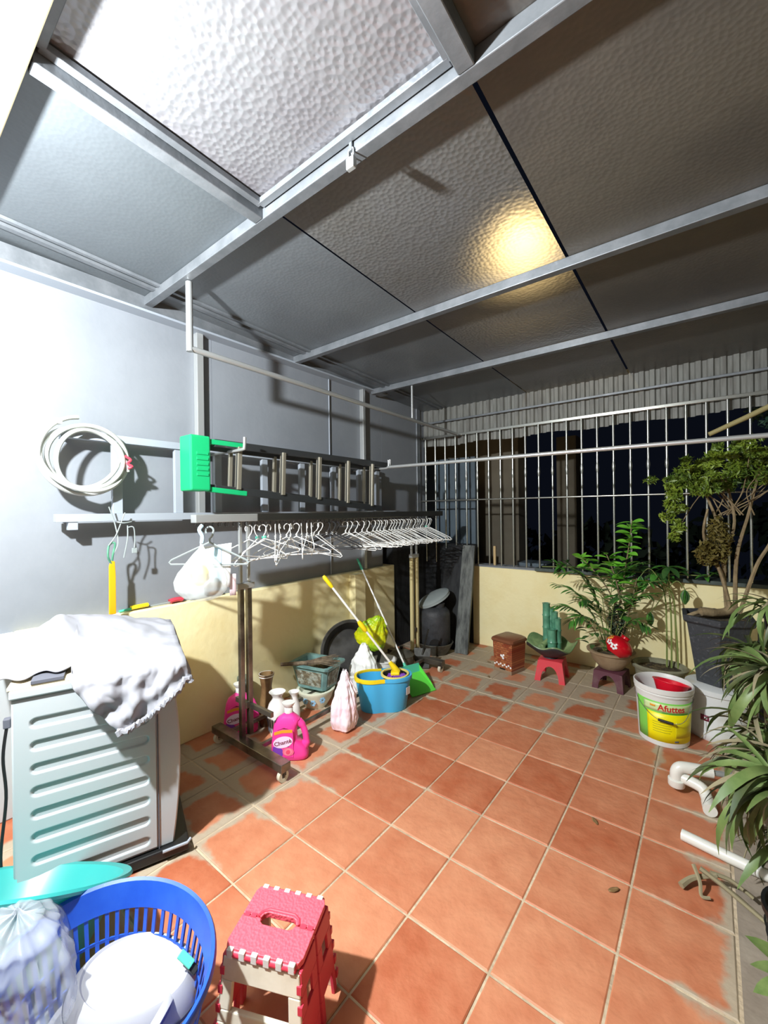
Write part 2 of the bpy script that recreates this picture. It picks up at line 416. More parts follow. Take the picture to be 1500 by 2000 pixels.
# ---------------------------------------------------------------- ceiling
def zc(y): return 2.655 - .033 * (y - 1)
ce = snode('ceiling')
def panel_mat(name, c1, c2, rough, metal, bs, bstr, see=0):
    m = mat(name, c1, rough, metal, c2, 1.6, .35, .7)
    N = m.node_tree.nodes; L = m.node_tree.links; b = N['Principled BSDF']
    g = N.new('ShaderNodeNewGeometry')
    v = N.new('ShaderNodeTexVoronoi'); v.inputs['Scale'].default_value = bs; v.feature = 'SMOOTH_F1'; v.inputs['Smoothness'].default_value = .4
    v.inputs['Randomness'].default_value = .75
    L.new(g.outputs['Position'], v.inputs['Vector'])
    bp = N.new('ShaderNodeBump'); bp.inputs['Strength'].default_value = bstr; bp.inputs['Distance'].default_value = .02
    L.new(v.outputs['Distance'], bp.inputs['Height']); L.new(bp.outputs[0], b.inputs['Normal'])
    if see:
        rf = N.new('ShaderNodeBsdfRefraction'); rf.inputs['IOR'].default_value = 1.3; rf.inputs['Roughness'].default_value = .68
        rf.inputs['Color'].default_value = rgb('#f2ecd8'); L.new(bp.outputs[0], rf.inputs['Normal'])
        mx = N.new('ShaderNodeMixShader'); mx.inputs[0].default_value = see
        L.new(b.outputs[0], mx.inputs[1]); L.new(rf.outputs[0], mx.inputs[2]); L.new(mx.outputs[0], N['Material Output'].inputs[0])
    return m
X['pan'] = panel_mat('embossed_metal_panel', '#7d8387', '#6f7478', .42, .4, 60, .05)
X['panw'] = panel_mat('embossed_bronze_panel', '#76726a', '#625f5b', .40, .4, 60, .06)
X['pan_see'] = panel_mat('embossed_translucent_panel', '#8c8d8e', '#7e7c76', .36, .4, 52, .14, .22)
X['pan_h'] = panel_mat('dimpled_hatch_panel', '#a4a5a8', '#97959a', .32, .5, 50, .18, .1)
rows = [(.30, 1.05), (1.05, 2.145), (2.145, 3.113), (3.113, 4.12)]
X['pan0'] = panel_mat('toned_down_metal_panel', '#6d7478', '#646a6e', .45, .4, 60, .04)  # same metal, colour darkened to offset the nearby lamp's brightness
cols = [(-2.60, -1.405), (-1.395, -.535), (-.52, .40), (.41, 1.6)]
def panel(x0, x1, y0, y1, dz=0):
    mb = MB(); vs = [(x, y, zc(y) + dz) for x, y in ((x0, y0), (x1, y0), (x1, y1), (x0, y1))]
    return mb.add(vs, [(0, 1, 2, 3)])
def facedown(o):
    if o.data.polygons[0].normal.z > 0: o.data.flip_normals()
for ri, (y0, y1) in enumerate(rows):
    for ci, (x0, x1) in enumerate(cols):
        if ri == 0 and ci == 1: continue
        mt = X['pan0'] if ri == 0 and ci == 0 else X['pan_see'] if ci == 1 else X['panw'] if ci >= 2 else X['pan']
        facedown(panel(x0, x1, y0, y1).build('roof_panel', mt, ce))
MB().box(-2.7, 1.7, -.62, .305, 2.62, 2.80).build('concrete_soffit', X['cream'], ce, bevel=.004)
def sbeam(y, x0=-2.56, x1=1.6, wd=.045, ht=.05):
    z = zc(y); return MB().box(x0, x1, y, y + wd, z - ht, z - .001)
for y in (1.04, 2.12, 3.09):
    sbeam(y).build('beam', X['galv'], ce, bevel=.003)
for x in (-1.47, -.535):
    mb = MB(); z0, z1 = zc(.31), zc(1.04)
    mb.add([(x, .31, z0 - .05), (x + .05, .31, z0 - .05), (x + .05, 1.04, z1 - .05), (x, 1.04, z1 - .05), (x, .31, z0), (x + .05, .31, z0), (x + .05, 1.04, z1), (x, 1.04, z1)],
           [(0, 3, 2, 1), (4, 5, 6, 7), (0, 1, 5, 4), (1, 2, 6, 5), (2, 3, 7, 6), (3, 0, 4, 7)]).build('beam', X['galv'], ce, bevel=.003)
for x, wd in ((-2.40, .03), (-2.34, .02)):
    mb = MB().beam((x, .31, zc(.31) - .008), (x, 4.05, zc(4.05) - .008), wd, .014); mb.build('edge_strip', X['galv'], ce)
# hatch: a framed lifting panel
ht = thing('roof_hatch', 'framed dimpled roof hatch panel in the ceiling near the lamp', 'hatch', (0, 0, 0))
hx0, hx1, hy0, hy1 = -1.405, -.55, .32, 1.02
panel(hx0 + .005, hx1 - .005, hy0, hy1, .012).build('panel', X['pan_h'], ht)
for a, b in (((hx0, hy0), (hx0, hy1)), ((hx1, hy0), (hx1, hy1)), ((hx0, hy1), (hx1, hy1)), ((hx0, hy0), (hx1, hy0))):
    MB().beam((a[0], a[1], zc(a[1]) - .006), (b[0], b[1], zc(b[1]) - .006), .028, .022).build('frame_rail', X['galv'], ht, bevel=.002)
pk = thing('padlock', 'small steel padlock hanging at the roof hatch edge', 'padlock', (-.93, 1.035, zc(1.03) - .075))
MB().box(-.017, .017, -.009, .009, -.03, .008).build('body', X['steel'], pk, bevel=.003)
MB().tube([(-.011, 0, .005)] + arc((0, 0, .03), .011, PI, 0, 8) + [(.011, 0, .005)], .0032, 8).build('shackle', X['steel'], pk, True)
MB().box(-.006, .006, -.004, .016, .03, .06).build('hasp', X['galv'], pk)

# ---------------------------------------------------------------- house side (behind the photographer) and right side
wh = snode('wall_house'); MB().box(-2.75, 1.7, -.75, -.62, -.1, 2.8).build('plaster', X['house'], wh)
wr = snode('wall_right'); MB().box(1.55, 1.7, -.62, 4.2, -.1, .86).build('parapet', X['yellow'], wr, bevel=.005)
lp = thing('ceiling_lamp', 'hanging white lamp under the house soffit', 'lamp', tuple(LAMP))
MB().lathe([(.012, .045), (.022, .05), (.024, .09), (.012, .10)], 16).build('socket', X['white_pl'], lp, True)
MB().tube([(0, 0, .10), (0, 0, .37)], .004).build('cord', X['black'], lp, True)

# ---------------------------------------------------------------- outside at night
nb = thing('neighbour_building', 'tan rendered house wall seen behind the grille bars', 'building', (-3.0, 5.0, -3))
MB().box(-1.2, 1.17, 0, .3, 0, 6.0).build('wall', X['tan'], nb)
MB().box(-.6, .80, -.42, -.36, 0, 5.05).build('sheet_panel', X['bluewall'], nb)
MB().box(.56, .60, -.46, -.42, 0, 5.0).build('downpipe', X['bluewall'], nb)
n2_ = thing('neighbour_column', 'narrow tan column standing in the dark beyond the grille', 'column', (-1.53, 6.0, -3))
MB().box(-.13, .12, 0, .3, 0, 5.4).build('shaft', X['tan'], n2_)
MB().box(-.16, .15, -.03, .33, 3.1, 3.25).build('ledge', X['tan'], n2_)
tk = thing('rooftop_block', 'grey concrete block low behind the sill', 'block', (-1.55, 4.75, -.6))
MB().box(-.16, .16, -.15, .15, 0, 1.42).build('body', X['bluewall'], tk, bevel=.01)
st_ = MB().box(-.012, .012, -.01, .01, 0, .2).build('wooden_stake', X['wood'], loc=(-1.765, 4.12, .834)); tag(st_, 'short pale wooden stake standing on the parapet flashing', 'stake')
for k, (x, y, z, s) in enumerate(((-1.6, 8.5, -.4, 1.3), (.6, 11, -.5, 1.5), (-4.6, 11, -.8, 1.5), (4.0, 12.5, -.3, 1.7))):
    mb = MB(); rr = random.Random(k)
    for i in range(700):
        d = Vector((rr.gauss(0, 1), rr.gauss(0, 1), rr.gauss(0, 1))).normalized() * s * rr.uniform(.75, 1)
        c = Vector((0, 0, s)) + d; e1 = Vector((rr.gauss(0, 1), rr.gauss(0, 1), rr.gauss(0, 1))).normalized() * .16; e2 = e1.orthogonal().normalized() * .08
        mb.add([c - e1, c + e2, c + e1, c - e2], [(0, 1, 2, 3)])
    t = thing('night_tree', ['dark tree crown behind the citrus plant beyond the grille', 'dark tree crown low in the middle of the night view', 'dark tree crown hidden behind the tan wall', 'dark tree crown at the right end of the night view'][k], 'tree', (x, y, z - 3), group='trees in the dark beyond the grille')
    mb.xf(Matrix.Translation((0, 0, 2))); f_ = mb.build('foliage', X['night'], t); f_['kind'] = 'stuff'
    MB().tube([(0, 0, -2), (0, 0, 3)], .12).build('trunk', X['bark'], t)
# ---------------------------------------------------------------- washing machine
# local frame: +x = towards its front (right in the photo), +y = away from the camera, near side panel at y=0
WM = (-1.925, .335, 0); WRZ = math.atan2(.505, .18)
wm = thing('washing_machine', 'white washing machine with ribbed side panel under a white cloth', 'washing machine', WM, WRZ)
mb = MB(); D_, W_, H_ = .50, .59, .765
# body: side silhouette in xz with bowed front, built as rings along y
def sil(y):
    bow = .045
    pts = [(0, .05), (0, H_)]
    for i in range(9):
        t = i / 8; pts.append((D_ + bow * sin(PI * (.12 + .76 * (1 - t))) - .012, H_ * (1 - t) + .05 * t))
    return pts
mb = MB(); mb.prism(sil(0), 0.004, W_)
body = mb.build('body', X['white_en'], wm, smooth=True, ang=30, bevel=.006)
# side panel with raised ribs: grid plate with rounded ribs displaced
ribs = [(.10 + i * .0815) for i in range(8)]
def side(u, v):
    x = .012 + u * (D_ - .07); z = .065 + v * (H_ - .085)
    y = -.004
    for rz_ in ribs:
        zz = rz_ + .0
        dx = max(abs(x - .235) - .165, 0); d = math.hypot(dx, z - zz)
        if d < .021: y -= 0
        y += .010 * max(0, min(1, (.019 - d) / .006)) * 1.0
    return (x, y, z)
MB().grid(side, 110, 230).build('side_panel', X['white_en'], wm, smooth=True, ang=80)
MB().box(D_ - .052, D_ - .048, -.0015, .0, .05, H_).build('panel_seam', X['slate'], wm)
MB().box(-.005, D_ + .02, -.006, W_, H_, H_ + .032).build('top_panel', X['white_en'], wm, bevel=.006)
MB().box(-.02, D_ + .06, -.02, W_ + .02, .012, .05).build('base_tray', X['black'], wm, bevel=.006)
MB().tube([(D_ - .04, -.028, .05), (D_ + .05, -.028, .05), (D_ + .065, -.02, .058)], .006).build('tray_rim', X['slat'], wm, True)
for x, y in ((.05, .05), (.45, .05), (.05, .52), (.45, .52)):
    MB().lathe([(.025, 0), (.025, .012)], 12).build('foot', X['black'], wm, loc=(x, y, 0))
MB().tube(spline([(-.02, .06, .66), (-.03, .05, .55), (-.025, .06, .4), (-.04, .05, .2), (-.03, .06, .06)]), .005).build('power_cable', X['black'], wm, True)
MB().box(-.03, -.008, .05, .075, .65, .685).build('plug', X['slate'], wm, bevel=.004)
# boards lying on the top
bd = MB().box(-.01, .20, .0, .22, 0, .012).build('cardboard_sheet', X['beige'], loc=(WM[0], WM[1], H_ + .032), rz=WRZ, bevel=.002); tag(bd, 'beige cardboard sheet under the cloth on the washing machine', 'cardboard')
sl = MB().box(.055, .15, -.004, .1, 0, .012).build('grey_board', X['slate'], loc=(WM[0], WM[1], H_ + .044), rz=WRZ, bevel=.001); tag(sl, 'dark grey board peeping out under the white cloth', 'board')

# cloth cover: cloth height field on top with a hanging corner on the near side
def hang(s):
    if s < .17: return -.045 + .02 * sin(s * 60)
    if s < .31: return .215 * ((s - .17) / .14) ** .8
    if s < .40: return .215 - .03 * (s - .31) / .09
    return .185 - .145 * (s - .40) / .18
TOPZ = H_ + .058
def cloth(u, v):
    s = -.16 + u * .76                       # along the depth
    h = hang(s); t0 = -h
    t = t0 + v * (.585 - t0)
    f = nz(s * 9, t * 9, 2) * .016 + nz(s * 22, t * 22, 5) * .006
    lump = .07 * math.exp(-((s - .10) / .07) ** 2 - ((t - .34) / .10) ** 2) + .115 * math.exp(-((s - .18) / .30) ** 2 - ((t - .46) / .24) ** 2)
    drop = 0; x = s
    if s > D_ + .035:                          # front lip
        e = s - D_ - .035; x = D_ + .035 + e * .35 + .012; drop = e * .95
    edge = .016
    if t >= edge: return (x, t, TOPZ + lump + f * min(1, .4 + t * 3) - drop - .02 * max(0, (s - .35) / .2) * 0)
    d = edge - t                               # hanging part
    a = min(d, .03)
    fold = .014 * sin(s * 52 + d * 14 + 3 * nz(s * 8, d * 8, 1)) * min(1, d / .07) + nz(s * 18, d * 18, 9) * .022 * min(1, d / .05) + abs(nz(s * 34, d * 20, 4)) * .012 * min(1, d / .04)
    return (x + .05 * d + nz(d * 12, s * 5, 3) * .01, edge - .046 - .03 * min(1, d / .04) - .03 * min(1, d / .12) - fold, TOPZ + lump - drop - d + a * .35 + f * .3)
co = MB().grid(cloth, 130, 150).build('white_cloth_cover', X['cloth'], smooth=True, ang=180, loc=(WM[0], WM[1], 0), rz=WRZ, solid=.004)
tag(co, 'crumpled white cloth draped over the washing machine', 'cloth')
# lace hem, child of the cloth
mb = MB(); pts = []
for i in range(60):
    s = .30 + .29 * i / 59; u = (s + .16) / .76; p = Vector(cloth(u, 0)); pts.append(p + Vector((0, -.006 + .010 * nz(i * .9, 1), .006 * sin(i * 1.9))))
mb.tube(pts, [.008 + .005 * abs(sin(i * 1.3)) for i in range(60)], 7)
hm = mb.build('lace_hem', X['cloth'], co, True)

# ---------------------------------------------------------------- turquoise basin (tilted)
ba = thing('plastic_basin', 'large turquoise plastic basin tilted beside the washing machine', 'basin', (-1.617, .199, .131))
hdir = Vector((-.63, .777, 0)); axis = Vector((0, 0, 1)).cross(hdir); ba.rotation_mode = 'QUATERNION'
from mathutils import Quaternion
ba.rotation_quaternion = Quaternion(axis, math.radians(32.6))
prof = [(.0, .0), (.235, 0), (.25, .01), (.31, .185), (.333, .19), (.337, .198), (.331, .205), (.308, .2), (.243, .016), (.0, .008)]
MB().lathe(prof, 64).build('bowl', X['teal'], ba, True)
MB().lathe([(.318, .14), (.3, .13), (.301, .137)], 64, closed=True).build('rib', X['teal'], ba, True)

# ---------------------------------------------------------------- laundry basket
BK = (-1.115, .345, 0.0); bx_, by_ = .262, .222
bk = thing('laundry_basket', 'oval royal blue slotted laundry basket beside the red stool', 'basket', BK, .12)
RZ_ = .365
def ell(a, k, z, n=64): return [(bx_ * k * cos(2 * PI * j / n), by_ * k * sin(2 * PI * j / n), z) for j in range(n)]
mb = MB(); n = 72
prof = [(.925, .30), (.995, .362), (1.03, .366), (1.045, .36), (1.045, .352), (1.015, .348), (.95, .298)]
mb.rings([[(bx_ * k * cos(2 * PI * j / n), by_ * k * sin(2 * PI * j / n), z) for j in range(n)] for k, z in prof], closed=True).build('rim', X['blue2'], bk, True)
def kz(z): return .70 + (.945 - .70) * (z - .04) / .26
for z in (.17, .235):
    MB().rings([[(bx_ * (kz(z) + d) * cos(2 * PI * j / n), by_ * (kz(z) + d) * sin(2 * PI * j / n), z + e) for j in range(n)] for d, e in ((-.008, -.004), (.008, -.004), (.008, .004), (-.008, .004))], closed=True).build('hoop', X['blue2'], bk, True)
NS = 56
for i in range(NS):
    a = 2 * PI * i / NS; c, s = cos(a), sin(a)
    p0 = Vector((bx_ * kz(.1) * c, by_ * kz(.1) * s, .1)); p1 = Vector((bx_ * kz(.305) * c, by_ * kz(.305) * s, .305))
    nrm = Vector((c / bx_, s / by_, 0)).normalized()
    MB().beam(p0, p1, .0095, .005, up=nrm).build('slat', X['blue2'], bk)
MB().rings([ell(0, .70, .0), ell(0, .78, .104), ell(0, .765, .104), ell(0, .69, .006)], cap0=True, cap1=True).build('base', X['blue2'], bk, True)

def lens(name, label, cat, loc, rot, a, b, prof, m, rim=None):
    t = thing(name, label, cat, loc, rot=rot)
    MB().lathe(prof, 48, a, b).build('shell', m, t, True, ang=50)
    return t
# white lidded container, navy tray, bags in the basket
t = thing('oval_container', 'white oval plastic container with stepped lid lying in the blue basket', 'container', (-1.165, .43, .14), rot=(-.06, .05, .55))
MB().lathe([(.8, 0), (.99, .045), (1.02, .05), (1.02, .056), (.98, .056)], 56, .165, .125).build('tub', X['contwhite'], t, True)
MB().lathe([(1.0, .058), (.985, .064), (.95, .082), (.84, .103), (.80, .107), (.77, .1025), (.3, .103), (0.001, .103)], 56, .165, .125).build('lid', X['contwhite'], t, True)
MB().tube(arc((0, 0, .0575), 1, 0, 2 * PI, 55, 'xy')[:-1], .006, closed=True).xf(Matrix.Diagonal((.166, .126, 1, 1))).build('seam', X['slate'], t, True)
t = thing('white_tray', 'shallow white plastic tray under the oval container', 'tray', (-1.12, .38, .125), rot=(-.1, .16, .5))
MB().lathe([(.001, 0), (.75, 0), (.97, .035), (1.03, .037), (1.03, .042), (.96, .042), (.73, .006), (.001, .006)], 48, .175, .13).build('dish', X['contwhite'], t, True)
t = thing('navy_dish', 'navy oval dish with a white edge standing on its side in the basket', 'dish', (-1.0, .375, .20)); t.rotation_mode = 'QUATERNION'; t.rotation_quaternion = Vector((-.72, -.38, .58)).to_track_quat('Z', 'Y')
MB().lathe([(.001, .01), (.9, .012), (.98, .02), (.95, .008), (.85, .002), (.001, 0)], 40, .12, .07).build('face', X['navy'], t, True)
MB().tube(arc((0, 0, .018), 1, 0, 2 * PI, 47, 'xy')[:-1], .009, closed=True).xf(Matrix.Diagonal((.119, .07, 1, 1))).build('edge', X['white_pl'], t, True)
t = thing('clothes_clip', 'mint and black clothes clip on the rim of the oval container', 'clip', (-1.06, .52, .262), rot=(.3, .5, .4))
MB().box(-.03, .012, -.010, .010, .004, .010).build('jaw', X['tealp'], t, bevel=.002)
MB().box(-.008, .03, -.009, .009, -.008, .002).build('jaw', X['black'], t, bevel=.002)
MB().tube(arc((.005, 0, .002), .007, 0, 2 * PI, 12, 'xz'), .0015, closed=True).build('spring', X['steel'], t, True)

def crumple(mb_pts, seed, amp, sc):
    return mb_pts
def blob_bag(name, label, cat, loc, rz, size, m, seed, rough=.2, nu=120, nv=70, top=.16, K=None, pleat=1.0):
    """a crumpled film bag: lumpy base, pleats gathering upwards, ragged tuft on top"""
    t = thing(name, label, cat, loc, rz); sx, sy, sz = size
    K = K or [(0, .62), (.05, .86), (.18, 1.0), (.42, .97), (.62, .80), (.78, .55), (.88, .34), (.94, .27), (1.0, top)]
    def prof(z):
        for (a, ra), (b, rb) in zip(K, K[1:]):
            if a <= z <= b: w_ = (z - a) / (b - a); w_ = w_ * w_ * (3 - 2 * w_); return ra + (rb - ra) * w_
        return top
    def fn(u, v):
        a = 2 * PI * u; c, s = cos(a), sin(a); r = prof(v)
        q = Vector((c * 1.3, s * 1.3, v * 1.6 + seed)); q2 = Vector((c * 3.2, s * 3.2, v * 2.2 + seed)); q3 = Vector((c * 7, s * 7, v * 9 + seed))
        k = mn.noise(q) * rough * 1.7 + (.5 - abs(mn.noise(q2)) * 2) * rough * .55 * (.4 + v) + (.3 - abs(mn.noise(q3))) * rough * .32
        k += .05 * pleat * sin(a * 8 + 4 * mn.noise(q)) * (.25 + v)
        r *= 1 + k * (1 - (v ** 5 if top < .1 else 0)); lean = .10 * mn.noise(Vector((v * 1.5, seed, 3)))
        return (sx * (r * c + lean * v), sy * r * s, sz * (v + (.05 * mn.noise(q2 * .8)) * (v if v < 1 else 1.4)) if v > .04 else sz * v)
    mb = MB(); mb.grid(fn, nu, nv, closeu=True); w_ = nv + 1
    mb.f.append(tuple(i * w_ for i in range(nu))); mb.m.append(0); mb.f.append(tuple(i * w_ + nv for i in range(nu))[::-1]); mb.m.append(0)
    mb.build('film', m, t, True, ang=60)
    return t
blob_bag('plastic_bag', 'clear crumpled plastic bag standing in the front left corner', 'bag', (-1.33, .24, .12), .3, (.13, .10, .33), X['clearbag'], 8, rough=.26, top=.03, K=[(0, .7), (.08, .95), (.35, 1.0), (.7, .96), (.86, .8), (.95, .5), (1, .03)], pleat=.15)
blob_bag('plastic_bag', 'small white crumpled bag at the bottom of the blue basket', 'bag', (-1.03, .25, .13), .1, (.09, .07, .12), X['whitebag'], 14, rough=.28)

# ---------------------------------------------------------------- folding step stool
h = .275
c4 = [Vector(p) for p in ((-1.014, .592), (-.816, .683), (-.897, .85), (-1.09, .758))]
cx = sum((p.x for p in c4)) / 4; cy = sum((p.y for p in c4)) / 4; srz = math.atan2(.091, .198)
fs_ = thing('step_stool', 'folding step stool with coral red top and ivory end frames', 'stool', (cx, cy, 0), srz)
wx_, wy_ = .109, .093           # half sizes of the top (x across, y depth)
# top in two leaves with a slot
for sgn in (-1, 1):
    out = []
    y0, y1 = (0.0015, wy_) if sgn > 0 else (-wy_, -.0015)
    hole = .052
    poly = [(-wx_, .0015), (-hole, .0015), (-hole + .004, .012), (-hole + .014, .017), (hole - .014, .017), (hole - .004, .012), (hole, .0015), (wx_, .0015), (wx_, wy_ - .02), (wx_ - .006, wy_ - .006), (wx_ - .02, wy_), (-wx_ + .02, wy_), (-wx_ + .006, wy_ - .006), (-wx_, wy_ - .02)]
    mb = MB(); nn = len(poly)
    mb.add([(x, y * sgn, h - .016) for x, y in poly] + [(x, y * sgn, h) for x, y in poly], [tuple(range(nn))[::-1], tuple(range(nn, 2 * nn))] + [(i, (i + 1) % nn, nn + (i + 1) % nn, nn + i) for i in range(nn)])
    mb.build('top_leaf', X['coral'], fs_, bevel=.002)
    for i in range(6):
        x = -wx_ + .022 + i * .0348
        MB().box(x - .0085, x + .0085, sgn * wy_ - .008, sgn * wy_ + .004, h - .02, h + .0015).build('hinge_lug', X['white_pl'], fs_, bevel=.0015)
    MB().tube([(-wx_ + .012, sgn * (wy_ - .001), h - .012), (wx_ - .012, sgn * (wy_ - .001), h - .012)], .009, 10).build('hinge_bar', X['coral2'], fs_, True)
MB().tube([(x * 1.0, y, h - .002) for x, y in ((-.062, .001), (-.055, .016), (-.038, .026), (.038, .026), (.055, .016), (.062, .001))], .005).build('grip_rim', X['coral2'], fs_, True)
for x in (-.095, -.075, .075, .095):
    MB().box(x - .008, x + .008, -.006, .006, h - .004, h + .0012).build('hinge_knuckle', X['coral2'], fs_)
def frame_panel(w0, w1, z0, z1, windows, th, m, name):
    """a trapezoid panel in xz with windows, y thickness th, made of bars"""
    def hw(z): return w1 + (w0 - w1) * (z1 - z) / (z1 - z0)
    mb = MB(); zs = [z0] + [q for w__ in windows for q in w__[:2]] + [z1]
    def quad(xa0, xb0, xa1, xb1, za, zb): mb.prism([(xa0, za), (xb0, za), (xb1, zb), (xa1, zb)], -th / 2, th / 2)
    cur = z0
    for za, zb, k in windows:
        if za > cur: quad(-hw(cur), hw(cur), -hw(za), hw(za), cur, za)
        quad(-hw(za), -hw(za) * k, -hw(zb), -hw(zb) * k, za, zb); quad(hw(za) * k, hw(za), hw(zb) * k, hw(zb), za, zb)
        cur = zb
    quad(-hw(cur), hw(cur), -hw(z1), hw(z1), cur, z1)
    return mb
lean = .028 / h
for sgn in (-1, 1):
    mb = frame_panel(.128, .107, .0, h - .022, [(.0, .098, .74), (.128, .198, .70)], .014, X['ivory'], 'end')
    mb.v = [(x, y + sgn * (wy_ - .006 + (h - z) * lean), z) for x, y, z in mb.v]
    mb.build('end_frame', X['ivory'], fs_, bevel=.003)
for sgn in (-1, 1):
    for part in (-1, 1):
        mb = frame_panel(.052, .044, .0, h - .02, [(.0, .07, .6), (.15, .20, .4)], .010, X['coral2'], 'side')
        mb.v = [(sgn * (wx_ - .004 + (h - z) * .07) + y, x + part * (.048 + (h - z) * .04), z) for x, y, z in mb.v]
        mb.build('side_panel', X['coral2'], fs_, bevel=.002)
for sx in (-1, 1):
    for z in (.04, .085, .13, .175, .22):
        for sy in (-1, 1):
            MB().box(-.006, .006, -.006, .006, -.010, .010).build('edge_lug', X['coral2'] , fs_, loc=(sx * (.100 + (h - z) * .09 + .003), sy * (wy_ - .003 + (h - z) * lean), z))
# ---------------------------------------------------------------- clothes rack
RX = -2.165
rk = thing('clothes_rack', 'steel clothes rack on castors along the left wall', 'clothes rack', (RX, 2.35, 0))
def rl(x, y, z): return (x - RX, y - 2.35, z)
def rbox(x0, x1, y0, y1, z0, z1, name, m, bev=.003): return MB().box(x0 - RX, x1 - RX, y0 - 2.35, y1 - 2.35, z0, z1).build(name, m, rk, bevel=bev)
BARZ0, BARZ1 = 1.358, 1.406
rbox(RX - .03, RX + .03, 1.50, 3.70, BARZ0, BARZ1, 'top_bar', X['racktop'])
rbox(RX - .028, RX + .028, 1.12, 1.502, BARZ0 + .002, BARZ1 - .002, 'bar_extension', X['steel'])
for y0, x0 in ((1.425, RX), (3.30, RX - .06)):
    for dy in ((-.026, .026) if y0 < 2 else (-.042, .042)):
        rbox(x0 - .015, x0 + .015, y0 + dy - .014, y0 + dy + .014, .10, .99, 'leg', X['racksteel'] if y0 < 2 else X['sleeve'])
        rbox(x0 - .009, x0 + .009, y0 + dy - .009, y0 + dy + .009, .99, BARZ0, 'upright', X['steel'])
    rbox(x0 - .018, x0 + .018, y0 - .058, y0 + .058, .965, 1.0, 'leg_collar', X['steel'])
    rbox(x0 - .016, x0 + .016, y0 - .012, y0 + .012, .26, .30, 'spacer', X['racksteel'])
    f0, f1 = (-2.42, -1.745) if y0 < 2 else (-2.42, -1.83)
    yy = y0 - .045 if y0 < 2 else y0 - .15
    rbox(f0, f1, yy - .03, yy + .03, .062, .105, 'foot_beam', X['racksteel'])
    if y0 > 2: rbox(x0 - .02, x0 + .02, yy, y0 + .04, .075, .1, 'foot_link', X['racksteel'])
    for xx in (f0 + .03, f1 - .03):
        ca = thing('c', '', '', ); bpy.data.objects.remove(ca)
        MB().lathe([(.012, -.011), (.031, -.011), (.031, .011), (.012, .011)], 18, closed=True).xf(Matrix.Rotation(PI / 2, 4, 'Y')).build('castor', X['ivory'], rk, True, loc=rl(xx, yy, .0315))
        MB().box(-.018, .018, -.01, .01, 0, .028).build('castor_fork', X['darksteel'], rk, loc=rl(xx, yy, .037))
for xx, z in ((-2.02, .085), (-2.30, .085)):
    rbox(xx - .012, xx + .012, 1.41, 3.15, z - .012, z + .012, 'stretcher', X['racksteel'], .002)
rbox(-2.30, -1.95, 1.44, 1.46, .255, .285, 'brace', X['racksteel'], .002)
# small rings under the bar
mb = MB().tube(arc((0, 0, 0), .013, 0, 2 * PI, 14, 'xz')[:-1], .0022, 6, closed=True); ringm = mb.mesh('ring', X['darksteel'], True)
for i in range(60):
    link('ring', ringm, rk, rl(RX + .01, 1.14 + i * .0425, BARZ0 - .011), (0, 0, random.uniform(-.9, .9)))

# ---------------------------------------------------------------- hangers
def hanger_mesh(mt, r=.0030, w_=.222, dr=.118):
    pts = [(-.016, 0, -.028)] + arc((0, 0, -.014), .021, PI * 1.15, -.15 * PI, 10, 'xz')[0:] + [(.012, 0, -.045), (0, 0, -.060), (0, 0, -.078)]
    mb = MB().tube(spline(pts, 2), r, 6)
    body = [(0, 0, -.078), (w_ * .5, 0, -.078 - dr * .42), (w_ * .94, 0, -.078 - dr * .80), (w_, 0, -.078 - dr * .92), (w_ * .96, 0, -.078 - dr), (w_ * .8, 0, -.078 - dr), (-w_ * .8, 0, -.078 - dr), (-w_ * .96, 0, -.078 - dr), (-w_, 0, -.078 - dr * .92), (-w_ * .94, 0, -.078 - dr * .80), (-w_ * .5, 0, -.078 - dr * .42), (0, 0, -.078)]
    mb.tube(body, r, 6); return mb
hm_ = hanger_mesh(None).mesh('wire', X['wire'], True)
twist = MB().tube([(.006 * cos(i * 1.2), .006 * sin(i * 1.2), -.06 - i * .0022) for i in range(12)], .0022, 6).mesh('twist', X['wire'], True)
clip = MB().box(-.012, .012, -.004, .004, -.075, -.062).mesh('clip', X['tealp'])
rr = random.Random(4)
def hanger(y, rz, tilt, label, group, mint=False, m=None):
    t = thing('coat_hanger', label, 'hanger', (RX + .01 + rr.uniform(-.006, .006), y, BARZ0 - .028), group=group, rot=(rr.uniform(-.05, .05), tilt, rz))
    link('wire', m or hm_, t); link('twist', twist, t)
    if mint: link('clip', clip, t)
for i in range(14):
    hanger(1.46 + i * .044 + rr.uniform(-.012, .012), rr.choice((1, -1)) * rr.uniform(.6, 1.45), rr.uniform(-.24, .24), 'white wire coat hanger in the tangled near cluster on the rack', 'white wire hangers in the near cluster', i in (1, 2))
dk = hanger_mesh(None, .0048, .2, .1).mesh('frame', X['dark_pl'], True)
for i in range(3):
    hanger(2.10 + i * .045, .55 + .1 * i, .05, 'dark plastic coat hanger in the middle of the rack', 'dark hangers on the rack', m=dk)
for i in range(5):
    hanger(2.28 + i * .07 + rr.uniform(-.02, .02), rr.uniform(.25, 1.0), rr.uniform(-.1, .1), 'white wire coat hanger in the loose middle group on the rack', 'white wire hangers in the middle of the rack')
for i in range(22):
    hanger(2.62 + i * .041 + rr.uniform(-.008, .008), .42 + rr.uniform(-.16, .16), rr.uniform(-.06, .06), 'white wire coat hanger in the dense far row on the rack', 'white wire hangers in the far row', i in (19,))
